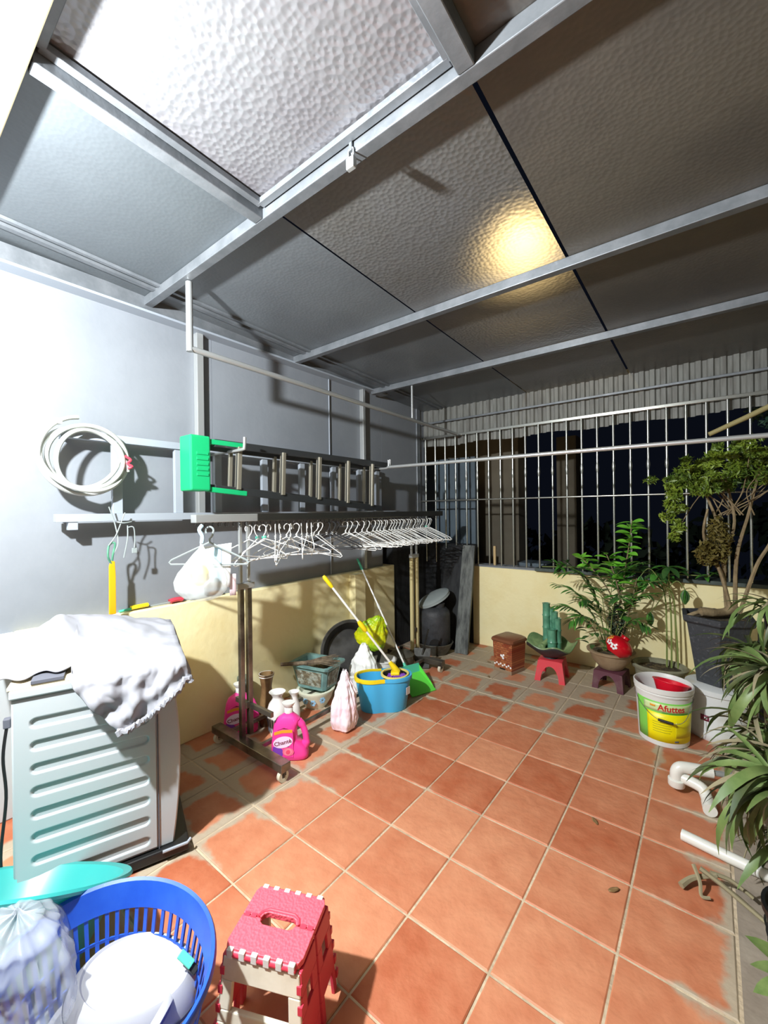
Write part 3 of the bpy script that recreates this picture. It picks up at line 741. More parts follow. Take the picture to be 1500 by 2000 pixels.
# near dark hanger with printed sheet and the hanging bag
t = thing('coat_hanger', 'grey padded coat hanger beside the hanging plastic bag', 'hanger', (RX + .012, 1.205, BARZ0 - .028), rot=(0, .02, .75))
link('frame', hanger_mesh(None, .0055, .21, .12).mesh('frame', X['rope'], True), t)
t = thing('paper_sheet', 'white and pale blue printed sheets hanging behind the plastic bag', 'paper', (-2.15, 1.235, 1.0), .9)
MB().grid(lambda u, v: (-.075 + .15 * u + .01 * v, .008 * sin(u * 5) + .01 * v, .225 * v + .02 * u * v), 12, 8).build('sheet', X['paper'], t, True, solid=.002)
MB().grid(lambda u, v: (-.01 + .04 * u, -.004 + .008 * sin((.43 + .27 * u) * 5) + .01 * v, .03 + .19 * v), 6, 6).build('blue_stripe', X['paperb'], t, True, solid=.0015)
MB().grid(lambda u, v: (.07 + .035 * u, .012, -.05 + .12 * v), 3, 4).build('pink_slip', X['pinkbag'], t, True, solid=.0015)
def hanging_bag():
    t = thing('hanging_bag', 'knotted clear plastic bag with yellow contents hanging from the rack end', 'bag', (-2.10, 1.13, .955), facecam(-2.1, 1.13))
    def fn(u, v):
        a = 2 * PI * u
        prof = [(0, .35), (.05, .72), (.16, .98), (.30, 1.0), (.45, .86), (.60, .60), (.72, .34), (.80, .14), (.84, .07), (.90, .06), (1, .05)]
        r = 0
        for (z0, r0), (z1, r1) in zip(prof, prof[1:]):
            if z0 <= v <= z1: r = r0 + (r1 - r0) * (v - z0) / (z1 - z0); break
        q = Vector((cos(a) * 2, sin(a) * 2, v * 2))
        r *= 1 + .10 * sin(a * 11 + 2 * mn.noise(q)) * min(1, v * 1.3) * .8 + .12 * mn.noise(q * 1.4)
        return (.125 * r * cos(a), .085 * r * sin(a), .335 * v)
    mb = MB(); mb.grid(fn, 60, 40, closeu=True); mb.f.append(tuple(i * 41 for i in range(60))); mb.m.append(0)
    mb.build('film', X['hangbag'], t, True, ang=50)
    MB().tube(spline([(0, 0, .30), (.004, 0, .335), (-.01, 0, .37), (.006, 0, .395)]), [.010] * 18 + [.008], 8).build('knot', X['paperb'], t, True)
    mb = MB(); mb.grid(lambda u, v: ((.045 * sin(PI * min(1, v + .05)) ** .6 * (1 + .3 * nz(u * 8, v * 5, 2))) * cos(2 * PI * u) - .01, (.035 * sin(PI * min(1, v + .05)) ** .6) * sin(2 * PI * u) - .02, .08 + .12 * v), 20, 12, closeu=True)
    mb.build('yellow_wrapper', X['yel_pl'], t, True)
hanging_bag()

# ---------------------------------------------------------------- steel rack lying on the left wall (rails + slats), hooks
wr_ = thing('wall_frame', 'pale grey steel frame of two rails and slats fixed on the left wall', 'wall frame', (SHX, 2.0, 1.6))
def wbox(y0, y1, z0, z1, x1, name, x0=0): return MB().box(x0, x1, y0 - 2.0, y1 - 2.0, z0 - 1.6, z1 - 1.6).build(name, X['slat'], wr_, bevel=.002)
wbox(.635, 3.05, 1.795, 1.835, .105, 'rail', .065); wbox(.61, 3.45, 1.375, 1.415, .115, 'rail', .065)
for y in (.885, 1.215, 1.47, 1.83, 2.18, 2.53, 2.86, 3.12):
    wbox(y - .024, y + .024, 1.415, 1.795, .095, 'slat', .068)
for y in (.66, 1.9, 3.0):
    wbox(y - .01, y + .01, 1.80, 1.83, .066, 'standoff'); wbox(y - .01, y + .01, 1.385, 1.405, .066, 'standoff')
wbox(.66, .70, 1.335, 1.375, .11, 'stub', .075)

# ---------------------------------------------------------------- step ladder
ld = thing('step_ladder', 'folded aluminium step ladder with green cap hung sideways on the wall', 'ladder', (-2.33, 1.16, 1.6))
def ly(px): return px
def rail(p, q, wd, ht, m, name='rail'): return MB().beam(p, q, wd, ht).build(name, m, ld, bevel=.002)
# local: x out from wall, y along wall, z up ; front frame at x=+.05, rear frame at x=-.03
rail((.05, .15, .222), (.05, 1.86, .222), .022, .045, X['aludark']); rail((.05, .15, -.045), (.05, 1.72, -.165), .022, .045, X['aludark'])
rail((-.03, .12, .205), (-.03, 1.80, .190), .018, .035, X['aludark'], 'rear_rail'); rail((-.03, .12, -.03), (-.03, 1.66, -.13), .018, .035, X['aludark'], 'rear_rail')
for k, y in enumerate((.30, .635, .965, 1.275, 1.575)):
    zl = -.045 - .12 * (y - .15) / 1.57
    rail((.055, y, zl + .01), (.055, y + .012, .215), .034, .026, X['alu'], 'tread')
    MB().beam((.060, y - .006, zl + .02), (.060, y + .006, .21), .003, .03).build('tread_groove', X['aludark'], ld)
    rail((-.028, y - .005, zl + .03), (-.028, y + .005, .195), .02, .022, X['alu'], 'rear_rung')
gc = MB().box(-.05, .075, -.005, .115, -.062, .252).build('cap', X['green_pl'], ld, bevel=.010)
for z in (.03, .06, .09, .12, .15):
    MB().box(.0752, .0785, .03, .10, z - .008, z + .008).build('cap_rib', X['green_pl'], gc, bevel=.002)
for z in (.225, -.05):
    MB().beam((.05, .10, z), (.05, .34 if z > 0 else .36, z - (0 if z > 0 else .02)), .026, .03).build('cap_arm', X['green_pl'], ld, bevel=.003)
for i, (y, z) in enumerate(((1.445, 1.79), (2.875, 1.785))):
    t = thing('wall_hook', ['steel wall hook by the green cap holding the ladder', 'steel wall hook at the far end of the ladder'][i], 'hook', (SHX, y, z))
    MB().tube(spline([(.0, 0, 0), (.2, 0, 0), (.40, 0, 0), (.425, 0, .012), (.43, 0, .07)], 4), .0095, 10).build('arm', X['steel'], t, True)
    MB().box(0, .004, -.03, .03, -.03, .03).build('plate', X['galv'], t)

# ---------------------------------------------------------------- drying poles
t = thing('drying_pole', 'steel drying pole hung along the left wall from the roof', 'pole', (-2.10, 1.08, 2.26))
MB().tube([(0, 0, 0), (0, 2.86, -.045)], .016, 12).build('pole', X['steel'], t, True)
MB().tube([(0, 0, -.016), (0, 0, zc(1.08) - .052 - 2.26)], .017, 12).build('hanger_post', X['steel'], t, True)
MB().tube([(0, 1.905 + .13, -.04), (0, 1.905 + .13, zc(3.1) - .052 - 2.26)], .010, 10).build('hanger_post', X['steel'], t, True)
t = thing('drying_pole', 'long steel drying pole crossing in front of the grille', 'pole', (-2.19, 2.86, 1.79))
MB().tube([(0, 0, 0), (2.3, 0, -.018), (3.7, 0, -.03)], .0135, 12).build('pole', X['steel'], t, True)
MB().tube([(.01, 0, 0), (.01, 0, .06)], .009, 10).build('tip', X['steel'], t, True)

# ---------------------------------------------------------------- coiled hose
hs = thing('garden_hose', 'coiled pale grey hose hanging on the wall frame', 'hose', (-2.475, .73, 1.70))
pts = []; rr = random.Random(2)
for i in range(150):
    a = PI * .55 + 2 * PI * i / 40; k = i / 149
    ry = .190 - .05 * k + .022 * sin(i * .083); rz_ = .182 - .05 * k + .02 * sin(i * .061 + 1)
    pts.append((.0 + .022 * sin(i * .21) + .03 * k, -ry * cos(a) * -1 + .008 * sin(i * .13), rz_ * sin(a) - .02 * k + .01 * sin(i * .09)))
pts += [(.03, .16, .0), (.028, .18, -.03), (.02, .185, -.06)]
MB().tube(spline(pts, 2), .011, 9).build('coil', X['hose'], hs, True)
MB().tube(spline([(.035, .165, .02), (.045, .19, 0), (.04, .175, -.02), (.05, .195, -.035), (.035, .18, -.045)], 4), .007, 6).build('tie', X['redhandle'], hs, True)
MB().box(-.02, .025, -.135, -.10, .15, .178).build('coupling', X['white_pl'], hs, bevel=.003)

# ---------------------------------------------------------------- saw, wires, ledge odds
sw = thing('hand_tool', 'orange flat tool handle hanging from wires on the wall frame', 'tool', (-2.46, .835, .89))
MB().prism([(-.016, 0), (.016, 0), (.0165, .20), (.013, .275), (-.006, .28), (-.014, .25)], -.006, .006).xf(Matrix.Rotation(PI / 2, 4, 'Z')).build('handle', X['orange'], sw, bevel=.003)
MB().tube(spline([(0, 0, .26), (.01, -.02, .30), (0, -.012, .36), (.01, .012, .37), (.005, .004, .31), (0, .0, .27)], 5), .005, 8).build('loop', X['celadon'], sw, True)
wi = thing('wire_bundle', 'tangled thin grey wires tied on the lower wall rail', 'wire', (-2.455, .86, 1.20))
for k, P in enumerate(([(0, -.02, .0), (.01, 0, .06), (0, -.01, .16), (.01, -.04, .25)], [(0, -.04, .05), (.01, -.01, .10), (0, .02, .17), (.01, .035, .22)], [(0, .03, -.02), (.01, .045, .08), (0, .05, .15)], [(0, .05, .14), (.01, .075, .14), (0, .085, .08), (.005, .08, .03)], [(0, 0, .17), (.01, .03, .165), (0, .07, .17)])):
    MB().tube(spline(P, 6), .0032, 6).build('wire', X['rope'], wi, True)
MB().box(-.004, .004, .07, .095, .0, .028).build('tag', X['rope'], wi, bevel=.002)
def ledge(name, label, cat, y, parts, x=-2.585, z=.8665):
    t = thing(name, label, cat, (x, y, z)); 
    for nm, m, P, r in parts: MB().tube(spline(P, 4), r, 8).xf(Matrix.Scale(.7, 4, (0, 0, 1))).build(nm, m, t, True)
    return t
ledge('trowel', 'yellow and mint handled tool lying on the yellow ledge', 'tool', .99, (('handle', X['yel_pl'], [(0, -.02, .02), (.0, .02, .022), (0, .07, .024)], .017), ('blade', X['tealp'], [(0, -.08, .008), (0, -.02, .012)], .010)))
ledge('screwdriver', 'red handled screwdriver lying on the yellow ledge', 'tool', 1.21, (('handle', X['redhandle'], [(0, -.025, .018), (.0, 0, .025), (0, .03, .025), (0, .05, .018)], .020), ('shaft', X['rope'], [(0, -.14, .008), (0, -.02, .012)], .005)))
ledge('glove', 'rolled grey work glove on the yellow ledge', 'glove', 1.36, (('roll', X['rope'], [(0, -.05, .02), (.0, 0, .022), (0, .055, .02)], .021),))
ledge('rag', 'dark brown rag bundle on the yellow ledge', 'rag', 1.47, (('roll', X['bronze'], [(0, -.03, .02), (.01, 0, .026), (0, .05, .018)], .022),))
# ---------------------------------------------------------------- fabric softener bottles
def oval_mb(cx_, cz_, a, b, y, n=28, th=.0012, rot=0):
    P = []
    for j in range(n):
        q = 2 * PI * j / n; x, z = a * cos(q), b * sin(q)
        P.append((cx_ + x * cos(rot) - z * sin(rot), cz_ + x * sin(rot) + z * cos(rot)))
    return MB().prism(P, y - th, y)
def softener(label, loc, rz, k=1.0):
    t = thing('softener_bottle', label, 'bottle', loc, rz, 'pink softener bottles'); t.scale = (k * 1.14, k, k)
    def ring(z, x0, x1, b, e=3.2, n=36):
        c = (x0 + x1) / 2; a = (x1 - x0) / 2; out = []
        for j in range(n):
            q = 2 * PI * j / n; cq, sq = cos(q), sin(q)
            out.append((c + a * math.copysign(abs(cq) ** (2 / e), cq), b * math.copysign(abs(sq) ** (2 / e), sq), z))
        return out
    prof = [(0, -.072, .082, .036), (.006, -.080, .090, .042), (.03, -.082, .092, .044), (.07, -.080, .078, .044), (.10, -.077, .040, .043), (.15, -.072, .036, .041), (.18, -.067, .046, .039), (.205, -.058, .052, .034), (.222, -.038, .036, .026), (.235, -.02, .022, .019), (.24, -.018, .019, .018)]
    MB().rings([ring(z, x0, x1, b) for z, x0, x1, b in prof]).build('body', X['pink'], t, True, ang=50)
    MB().tube(spline([(.070, 0, .055), (.081, 0, .085), (.078, 0, .125), (.066, 0, .165), (.045, 0, .195)], 5), [.020] * 6 + [.015] * 10 + [.018] * 5, 12).build('handle', X['pink'], t, True)
    MB().lathe([(.020, .238), (.020, .262), (.017, .266), (.021, .272), (.030, .288), (.030, .292), (.001, .292)], 24).build('cap', X['white_pl'], t, True)
    lb = MB().prism([(-.068, .022), (.030, .022), (.030, .09), (.028, .155), (.0, .176), (-.038, .168), (-.060, .145), (-.066, .08)], -.0462, -.040).build('label', X['pink'], t)
    y = -.0464
    MB().prism([(-.066, .024), (-.022, .024), (-.016, .055), (-.03, .075), (-.064, .078)], y - .0008, y).build('violet_patch', X['purple'], lb)
    oval_mb(-.018, .102, .046, .029, y - .0002, rot=.28).build('name_oval', X['lilac'], lb)
    MB().prism([(-.058, .138), (-.02, .150), (.026, .152), (.026, .168), (-.02, .166), (-.058, .154)], y - .0008, y).build('yellow_banner', X['gold'], lb)
    MB().prism([(-.045, .164), (-.02, .172), (.01, .170), (-.012, .178)], y - .001, y).build('dark_emblem', X['maroonp'], lb)
    tx = text_mb('Chant\u00e9', .028, .0004, True); tx.xf(Matrix.Translation((-.018, y - .0015, .100)) @ Matrix.Rotation(-.28, 4, 'Y') @ Matrix.Rotation(PI / 2, 4, 'X')); tx.build('brand_name', X['maroonp'], lb)
    for i, (r, a0) in enumerate(((.026, 0), (.019, .6), (.012, 1.2))):
        oval_mb(.006, .052, r, r * .82, y - .0005 - .0008 * i, rot=a0).build('rose_petal', mat('rose%d' % i, ('#f0708f', '#f4899f', '#e8506f')[i], .4), lb)
    MB().box(-.05, .01, y - .0012, y, .078, .0805).build('print_line', X['maroonp'], lb)
    return t
softener('large pink softener bottle standing in front of the rack leg', (-1.925, 1.545, 0), facecam(-1.925, 1.545) - .25, 1.08)
softener('pink softener bottle half hidden behind the rack leg', (-2.395, 1.53, .0), facecam(-2.4, 1.5) - .1, 1.08)
t = thing('glass_jar', 'dark green glass jar behind the half hidden pink bottle', 'jar', (-2.475, 1.615, 0))
MB().lathe([(.055, 0), (.06, .01), (.06, .22), (.045, .25), (.04, .27), (.045, .275), (.045, .31), (.001, .31)], 24).build('glass', mat('dark_glass', '#5d6b62', .15), t, True)
# ---------------------------------------------------------------- vases
def vase(label, loc, prof, m, k=1, band=None, wob=None):
    t = thing('ceramic_vase', label, 'vase', loc)
    p = prof + [(r - .006, z) for r, z in prof[::-1] if z > .02]
    MB().lathe(p, 32, k, k, wob=wob).build('body', m, t, True, ang=60)
    if band:
        for z0, z1, rr_, mm in band: MB().lathe([(rr_, z0), (rr_ + .003, z0), (rr_ + .003, z1), (rr_, z1)], 32, closed=True).build('band', mm, t, True)
    return t
vase('tall bronze brown vase with flared white mouth behind the rack', (-2.345, 1.70, 0), [(.05, 0), (.052, .02), (.048, .12), (.038, .2), (.034, .25), (.042, .30), (.052, .335)], X['bronze'], band=((.318, .336, .046, X['porc']),))
v = vase('white porcelain vase with wide mouth and dark painted stripes', (-2.185, 1.665, 0), [(.045, 0), (.05, .02), (.062, .10), (.066, .155), (.052, .195), (.030, .225), (.030, .24), (.052, .268)], X['porc'])
for i in range(9):
    a = -2.3 + i * .28; MB().beam((.0545 * cos(a), .0545 * sin(a), .03), (.0655 * cos(a), .0655 * sin(a), .115), .004, .005, up=(cos(a), sin(a), 0)).build('stripe', X['slate'], v)
vase('slim white porcelain vase beside the round flowered pot', (-2.185, 1.80, 0), [(.034, 0), (.036, .02), (.040, .09), (.034, .14), (.020, .185), (.022, .20), (.036, .222)], X['porc'])
# ---------------------------------------------------------------- round flowered pot with planter on top
t = thing('glazed_pot', 'cream round porcelain pot with blue flowers under the planter', 'pot', (-2.29, 2.09, 0), facecam(-2.29, 2.09))
MB().lathe([(.08, 0), (.085, .01), (.115, .06), (.128, .10), (.14, .118), (.14, .126), (.12, .126), (.10, .09), (.001, .09)], 40).build('body', X['floral'], t, True)
for i, (a, z) in enumerate(((-1.75, .06), (-1.2, .075), (-2.2, .07))):
    for k in range(6):
        q = k * PI / 3; rr_ = .113 + (z - .06) * .3
        c = Vector((rr_ * cos(a), rr_ * sin(a), z)); tn = Vector((-sin(a), cos(a), 0))
        p = c + tn * .014 * cos(q) + Vector((cos(a) * .006, sin(a) * .006, .014 * sin(q)))
        MB().lathe([(.008, 0), (.008, .004), (.001, .005)], 8).xf(Matrix.Rotation(-PI / 2, 4, 'X')).build('petal', X['bluefl'], t, loc=p, rz=a - PI / 2)
pl_ = thing('planter', 'blue green glazed rectangular planter with relief panels under dry twigs', 'planter', (-2.315, 2.125, .1265), facecam(-2.3, 2.1) - .62)
def rectring(a, b, z, c=.02): return [(-a + c, -b, z), (a - c, -b, z), (a, -b + c, z), (a, b - c, z), (a - c, b, z), (-a + c, b, z), (-a, b - c, z), (-a, -b + c, z)]
MB().rings([rectring(.125, .085, 0), rectring(.155, .11, .155), rectring(.175, .13, .16), rectring(.178, .133, .175), rectring(.165, .12, .178), rectring(.148, .103, .172), rectring(.14, .098, .12)]).build('trough', X['teapot_g'], pl_, True, ang=30)
for y, sgn in ((-.1005, -1),):
    MB().add([(-.095, -.0905, .025), (.095, -.0905, .025), (.115, -.110, .135), (-.115, -.110, .135)], [(0, 1, 2, 3)]).build('relief_panel', X['relief'], pl_, solid=.004)
    MB().add([(.1325, -.055, .025), (.1325, .055, .025), (.1525, .068, .135), (.1525, -.068, .135)], [(0, 1, 2, 3)]).build('relief_panel', X['relief'], pl_, solid=.004)
MB().grid(lambda u, v: ((u - .5) * .28, (v - .5) * .19, .135 + .012 * nz(u * 9, v * 9, 4)), 14, 10).build('soil', X['soil'], pl_, True)
tw = thing('twig_broom', 'short twig broom lying across the planter', 'broom', (-2.27, 2.06, .318), facecam(-2.3, 2.1) - .1)
MB().tube([(-.24, 0, -.005), (-.05, 0, .0)], [.013, .016], 8).build('handle', X['twig'], tw, True)
mb = MB(); rr = random.Random(5)
for i in range(70):
    a = rr.uniform(-.35, .35); b = rr.uniform(-.10, .14); l = rr.uniform(.16, .25)
    mb.tube([(-.06, rr.uniform(-.012, .012), rr.uniform(-.008, .012)), (-.06 + l * .5, l * .5 * sin(a), .012 + l * .5 * b), (-.06 + l, l * sin(a), .006 + l * b * .9)], [.003, .0026, .0012], 5)
f_ = mb.build('bristles', X['twig'], tw); f_['kind'] = 'stuff'
# ---------------------------------------------------------------- bags, big dark basin
blob_bag('plastic_bag', 'pale pink knotted plastic bag standing on the floor by the mop bucket', 'bag', (-1.885, 1.965, 0), .8, (.088, .072, .37), X['pinkbag'], 21, rough=.3)
bs = thing('washing_up_basin', 'big dark metal basin leaning on edge against the yellow wall', 'basin', (-2.33, 2.52, .262)); bs.rotation_mode = 'QUATERNION'
nrm = Vector((.80, -.55, .28)).normalized(); bs.rotation_quaternion = nrm.to_track_quat('Z', 'Y')
MB().lathe([(.001, -.11), (.17, -.11), (.185, -.10), (.235, -.004), (.252, 0), (.255, .006), (.25, .01), (.23, .006), (.178, -.095), (.001, -.10)], 56).build('bowl', mat('dark_basin', '#3c3b3a', .45, .2, '#565553', 7), bs, True)
blob_bag('plastic_bag', 'white knotted plastic bag in front of the leaning dark basin', 'bag', (-2.115, 2.44, .0), .2, (.125, .095, .385), X['whitebag'], 33, rough=.2)
t = blob_bag('plastic_bag', 'yellow green plastic bag on top of the white bag', 'bag', (-2.165, 2.53, .335), .5, (.12, .085, .27), X['limebag'], 41, rough=.24)
t.rotation_euler = (.12, .42, .6)
# ---------------------------------------------------------------- spin mop bucket
MBK = (-1.86, 2.345, 0)
mk = thing('mop_bucket', 'sky blue spin mop bucket with yellow rim', 'bucket', MBK, facecam(-1.86, 2.345) + .12)
def eight(k, z, n=64, off=0):
    out = []
    for j in range(n):
        q = 2 * PI * j / n; c, s = cos(q), sin(q)
        hw = .200; rad = .118
        # capsule with a waist
        x = hw * math.copysign(abs(c) ** .92, c); wst = 1 - .15 * math.exp(-((x + .01) / .06) ** 2)
        y = rad * wst * math.copysign(abs(s) ** .78, s)
        out.append((x * k + off * c, y * k + off * s, z))
    return out
MB().rings([eight(.80, 0), eight(.82, .006), eight(.985, .215), eight(.985, .228), eight(.965, .228), eight(.80, .02)]).build('tub', X['blue_pl'], mk, True)
def band(j0, j1, name, m, z=.228):
    rs = []
    E = [eight(.955, z - .004), eight(.955, z + .012), eight(1.035, z + .012), eight(1.045, z + .004), eight(1.035, z - .014)]
    n = 64; idx = [j % n for j in range(j0, j1 + 1)]
    mb = MB(); mb.rings([[E[k][j] for k in range(5)] for j in idx]).build(name, m, mk, True)
band(16, 48, 'left_rim', X['yel_pl']); band(48, 80, 'right_rim', X['blue_pl'])
MB().lathe([(.088, .232), (.102, .232), (.102, .244), (.088, .244)], 40, closed=True, c=(.085, 0, 0)).build('spinner_ring', mat('pale_yellow', '#ecd97a', .4), mk, True)
MB().lathe([(.001, .16), (.07, .16), (.09, .235), (.086, .235), (.066, .165), (.001, .166)], 36, c=(.085, 0, 0)).build('spin_basket', X['darksteel'], mk, True)
MB().box(-.02, .02, -.0025, 0, -.02, .03).build('sticker', X['white_pl'], mk, loc=(.165, -.082, .14), rz=.75)
# mop
def between(p, q):
    p, q = Vector(p), Vector(q); return (q - p)
m0, m1 = Vector((-1.795, 2.425, .25)), Vector((-2.175, 2.07, .955))
mp = thing('spin_mop', 'spin mop with yellow grips standing in the mop bucket', 'mop', tuple(m0)); d = m1 - m0
MB().tube([d * .04, d * .96], .0085, 10).build('pole', X['porc'], mp, True)
MB().tube([d * .88, d * .91, d * .98, d * 1.0], [.011, .015, .016, .010], 10).build('grip', X['yel_pl'], mp, True)
MB().tube([d * .42, d * .44, d * .50, d * .53], [.010, .019, .019, .011], 10).build('lock_collar', X['yel_pl'], mp, True)
MB().tube([d * -.01, d * .05, d * .10], [.024, .022, .013], 12).build('socket', X['yel_pl'], mp, True)
MB().box(-.045, .02, -.03, .03, -.025, .0).build('pivot_plate', X['yel_pl'], mp, bevel=.008, rz=.6)
mb = MB(); rr = random.Random(6)
for i in range(60):
    a = 2 * PI * i / 60; r = rr.uniform(.03, .07); mb.tube([(.02 * cos(a), .02 * sin(a), -.02), (r * cos(a), r * sin(a), -.03), (r * 1.05 * cos(a), r * 1.05 * sin(a), -.07)], .005, 5)
f_ = mb.build('mop_strands', X['purple'], mp); f_['kind'] = 'stuff'
# dustpan with long handle
d0, d1 = Vector((-1.90, 2.76, .05)), Vector((-2.50, 2.80, .985))
dp = thing('long_dustpan', 'green dustpan on a long steel pole leaning on the wall', 'dustpan', tuple(d0)); d = d1 - d0
MB().tube([d * .10, d * .93], .0075, 10).build('pole', X['porc'], dp, True)
MB().tube([d * .90, d * .92, d * 1.0], [.010, .012, .010], 10).build('grip', X['tealp'], dp, True)
MB().tube([d * .56, d * .60], .011, 10).build('joint', X['white_pl'], dp, True)
MB().tube([d * .02, d * .06, d * .13], [.02, .018, .011], 10).build('socket', X['tealp'], dp, True)
MB().add([(-.02, -.10, .045), (-.02, .10, .045), (.17, .115, -.045), (.17, -.115, -.045)], [(0, 1, 2, 3)]).build('pan', X['limep'], dp, solid=.006, rz=-.35)
MB().add([(-.02, -.10, .045), (-.02, .10, .045), (-.035, .10, .11), (-.035, -.10, .11)], [(0, 1, 2, 3)]).build('pan_back', X['tealp'], dp, solid=.005, rz=-.35)
for s in (-1, 1):
    MB().add([(-.02, .10 * s, .045), (.15, .113 * s, -.036), (.11, .113 * s, .0), (-.035, .10 * s, .10)], [(0, 1, 2, 3)]).build('pan_side', X['limep'], dp, solid=.004, rz=-.35)
# metal pot and grey bucket behind
t = thing('steel_pot', 'dull steel cooking pot behind the mop bucket', 'pot', (-2.12, 2.93, 0), .2)
MB().lathe([(.001, 0), (.075, 0), (.10, .03), (.105, .12), (.10, .16), (.108, .165), (.10, .167), (.092, .15), (.001, .15)], 32).build('body', X['metalbowl'], t, True)
MB().lathe([(.10, .168), (.07, .20), (.02, .215), (.001, .216)], 32).build('lid', X['metalbowl'], t, True)
MB().lathe([(.01, .214), (.018, .235), (.001, .24)], 12).build('knob', X['black'], t, True)
t = thing('pale_bucket', 'pale grey plastic bucket behind the spin mop bucket', 'bucket', (-2.10, 2.66, 0))
MB().lathe([(.001, 0), (.075, 0), (.10, .20), (.107, .203), (.107, .21), (.097, .21), (.072, .008), (.001, .008)], 32).build('body', X['porc'], t, True)
# iron tongs / dark scoop between
t = thing('coal_shovel', 'dark iron scoop leaning between the rack foot and the stove', 'shovel', (-2.03, 3.12, .0), .5)
MB().add([(-.06, 0, .01), (.06, 0, .01), (.075, .05, .17), (-.075, .05, .17)], [(0, 1, 2, 3)]).build('blade', X['darksteel'], t, solid=.008)
MB().tube([(0, .03, .12), (.06, .0, .36)], .008).build('handle', X['darksteel'], t, True)
# ---------------------------------------------------------------- charcoal stove in the dark corner
SV = (-2.16, 3.56, 0)
sv = thing('charcoal_stove', 'round dark grey stove canister standing in a metal bowl in the corner', 'stove', SV, facecam(-2.16, 3.56))
MB().lathe([(.001, .10), (.135, .10), (.15, .12), (.152, .38), (.145, .42), (.11, .455), (.06, .465), (.001, .465)], 40).build('canister', X['char'], sv, True)
MB().lathe([(.001, .0), (.11, 0), (.13, .02), (.172, .10), (.18, .115), (.175, .12), (.16, .10), (.001, .06)], 40).build('bowl', X['metalbowl'], sv, True)
P = [(.055 * cos(PI * i / 12), .125 + .055 * sin(PI * i / 12)) for i in range(13)]
MB().prism(P, -.156, -.140).build('draught_opening', X['black'], sv)
MB().lathe([(.05, .455), (.06, .50), (.04, .51), (.001, .512)], 24, c=(.04, -.02, 0)).build('collar', X['char'], sv, True)
t = thing('stove_lid', 'pale tilted lid resting over the dark stove canister', 'lid', (-2.20, 3.60, .545), rot=(.25, -.42, .3))
MB().lathe([(.001, .02), (.12, .012), (.165, 0), (.17, -.006), (.16, -.006), (.12, .004), (.001, .012)], 40).build('disc', X['rope'], t, True)
MB().lathe([(.165, -.002), (.17, -.03), (.165, -.03)], 40, closed=True).build('skirt', X['rope'], t, True)
sb = thing('leaning_slab', 'weathered grey board leaning in the corner beside the yellow parapet', 'board', (-1.945, 3.80, 0), .12)
MB().add([(-.075, -.13, 0), (.06, -.13, 0), (.06, -.09, 0), (-.075, -.09, 0), (-.06, .10, 1.05), (.07, .10, 1.05), (.07, .14, 1.05), (-.06, .14, 1.05)], [(0, 3, 2, 1), (4, 5, 6, 7), (0, 1, 5, 4), (1, 2, 6, 5), (2, 3, 7, 6), (3, 0, 4, 7)]).build('plank', X['slab'], sb, bevel=.006)
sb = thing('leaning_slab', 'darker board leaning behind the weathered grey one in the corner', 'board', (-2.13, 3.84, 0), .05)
MB().add([(-.12, -.10, 0), (.09, -.10, 0), (.09, -.07, 0), (-.12, -.07, 0), (-.12, .12, 1.0), (.09, .12, 1.06), (.09, .15, 1.06), (-.12, .15, 1.0)], [(0, 3, 2, 1), (4, 5, 6, 7), (0, 1, 5, 4), (1, 2, 6, 5), (2, 3, 7, 6), (3, 0, 4, 7)]).build('plank', X['soot_shade'], sb, bevel=.006)  # board colour includes painted corner shade
# ---------------------------------------------------------------- pedal bin with brick print
def brick_mat():
    m = bpy.data.materials.new('brick_print'); m.use_nodes = True; N = m.node_tree.nodes; L = m.node_tree.links; b = N['Principled BSDF']
    tc = N.new('ShaderNodeTexCoord'); mp = N.new('ShaderNodeMapping'); mp.inputs['Rotation'].default_value = (PI / 2, 0, 0)
    L.new(tc.outputs['Object'], mp.inputs[0])
    k = N.new('ShaderNodeTexBrick'); k.inputs['Scale'].default_value = 1; k.inputs['Brick Width'].default_value = .034; k.inputs['Row Height'].default_value = .019
    k.inputs['Mortar Size'].default_value = .0014; k.inputs['Color1'].default_value = rgb('#8a3b24'); k.inputs['Color2'].default_value = rgb('#b57349'); k.inputs['Mortar'].default_value = rgb('#5a3a2c')
    L.new(mp.outputs[0], k.inputs['Vector']); L.new(k.outputs['Color'], b.inputs['Base Color']); b.inputs['Roughness'].default_value = .4
    return m
bn = thing('pedal_bin', 'small brick patterned pedal bin against the yellow parapet', 'bin', (-1.40, 3.555, 0), -.24)
BM_ = brick_mat()
MB().add([(-.088, -.095, .012), (.088, -.095, .012), (.088, .095, .012), (-.088, .095, .012), (-.098, -.105, .262), (.098, -.105, .262), (.098, .105, .262), (-.098, .105, .262)], [(0, 3, 2, 1), (4, 5, 6, 7), (0, 1, 5, 4), (1, 2, 6, 5), (2, 3, 7, 6), (3, 0, 4, 7)]).build('body', BM_, bn, bevel=.006)
MB().rings([rectring(.106, .113, .262, .012), rectring(.112, .119, .275, .012), rectring(.108, .115, .29, .02), rectring(.085, .09, .305, .02)]).build('lid', mat('brown_lid', '#7a4a33', .35), bn, True, ang=30)
MB().box(-.09, .09, -.1, .098, 0, .03).build('base', mat('brown_base', '#8f7a63', .6), bn, bevel=.004)
MB().box(-.028, .024, -.102, -.094, .030, .040).build('pedal_slot', X['black'], bn)
for i in range(9):
    x = -.08 + .02 * i; MB().lathe([(.001, 0), (.009, 0), (.007, .003), (.001, .004)], 7).xf(Matrix.Rotation(PI / 2, 4, 'X')).build('white_flower', X['petal'], bn, loc=(x, -.0975, .062 + .012 * (i % 2)))
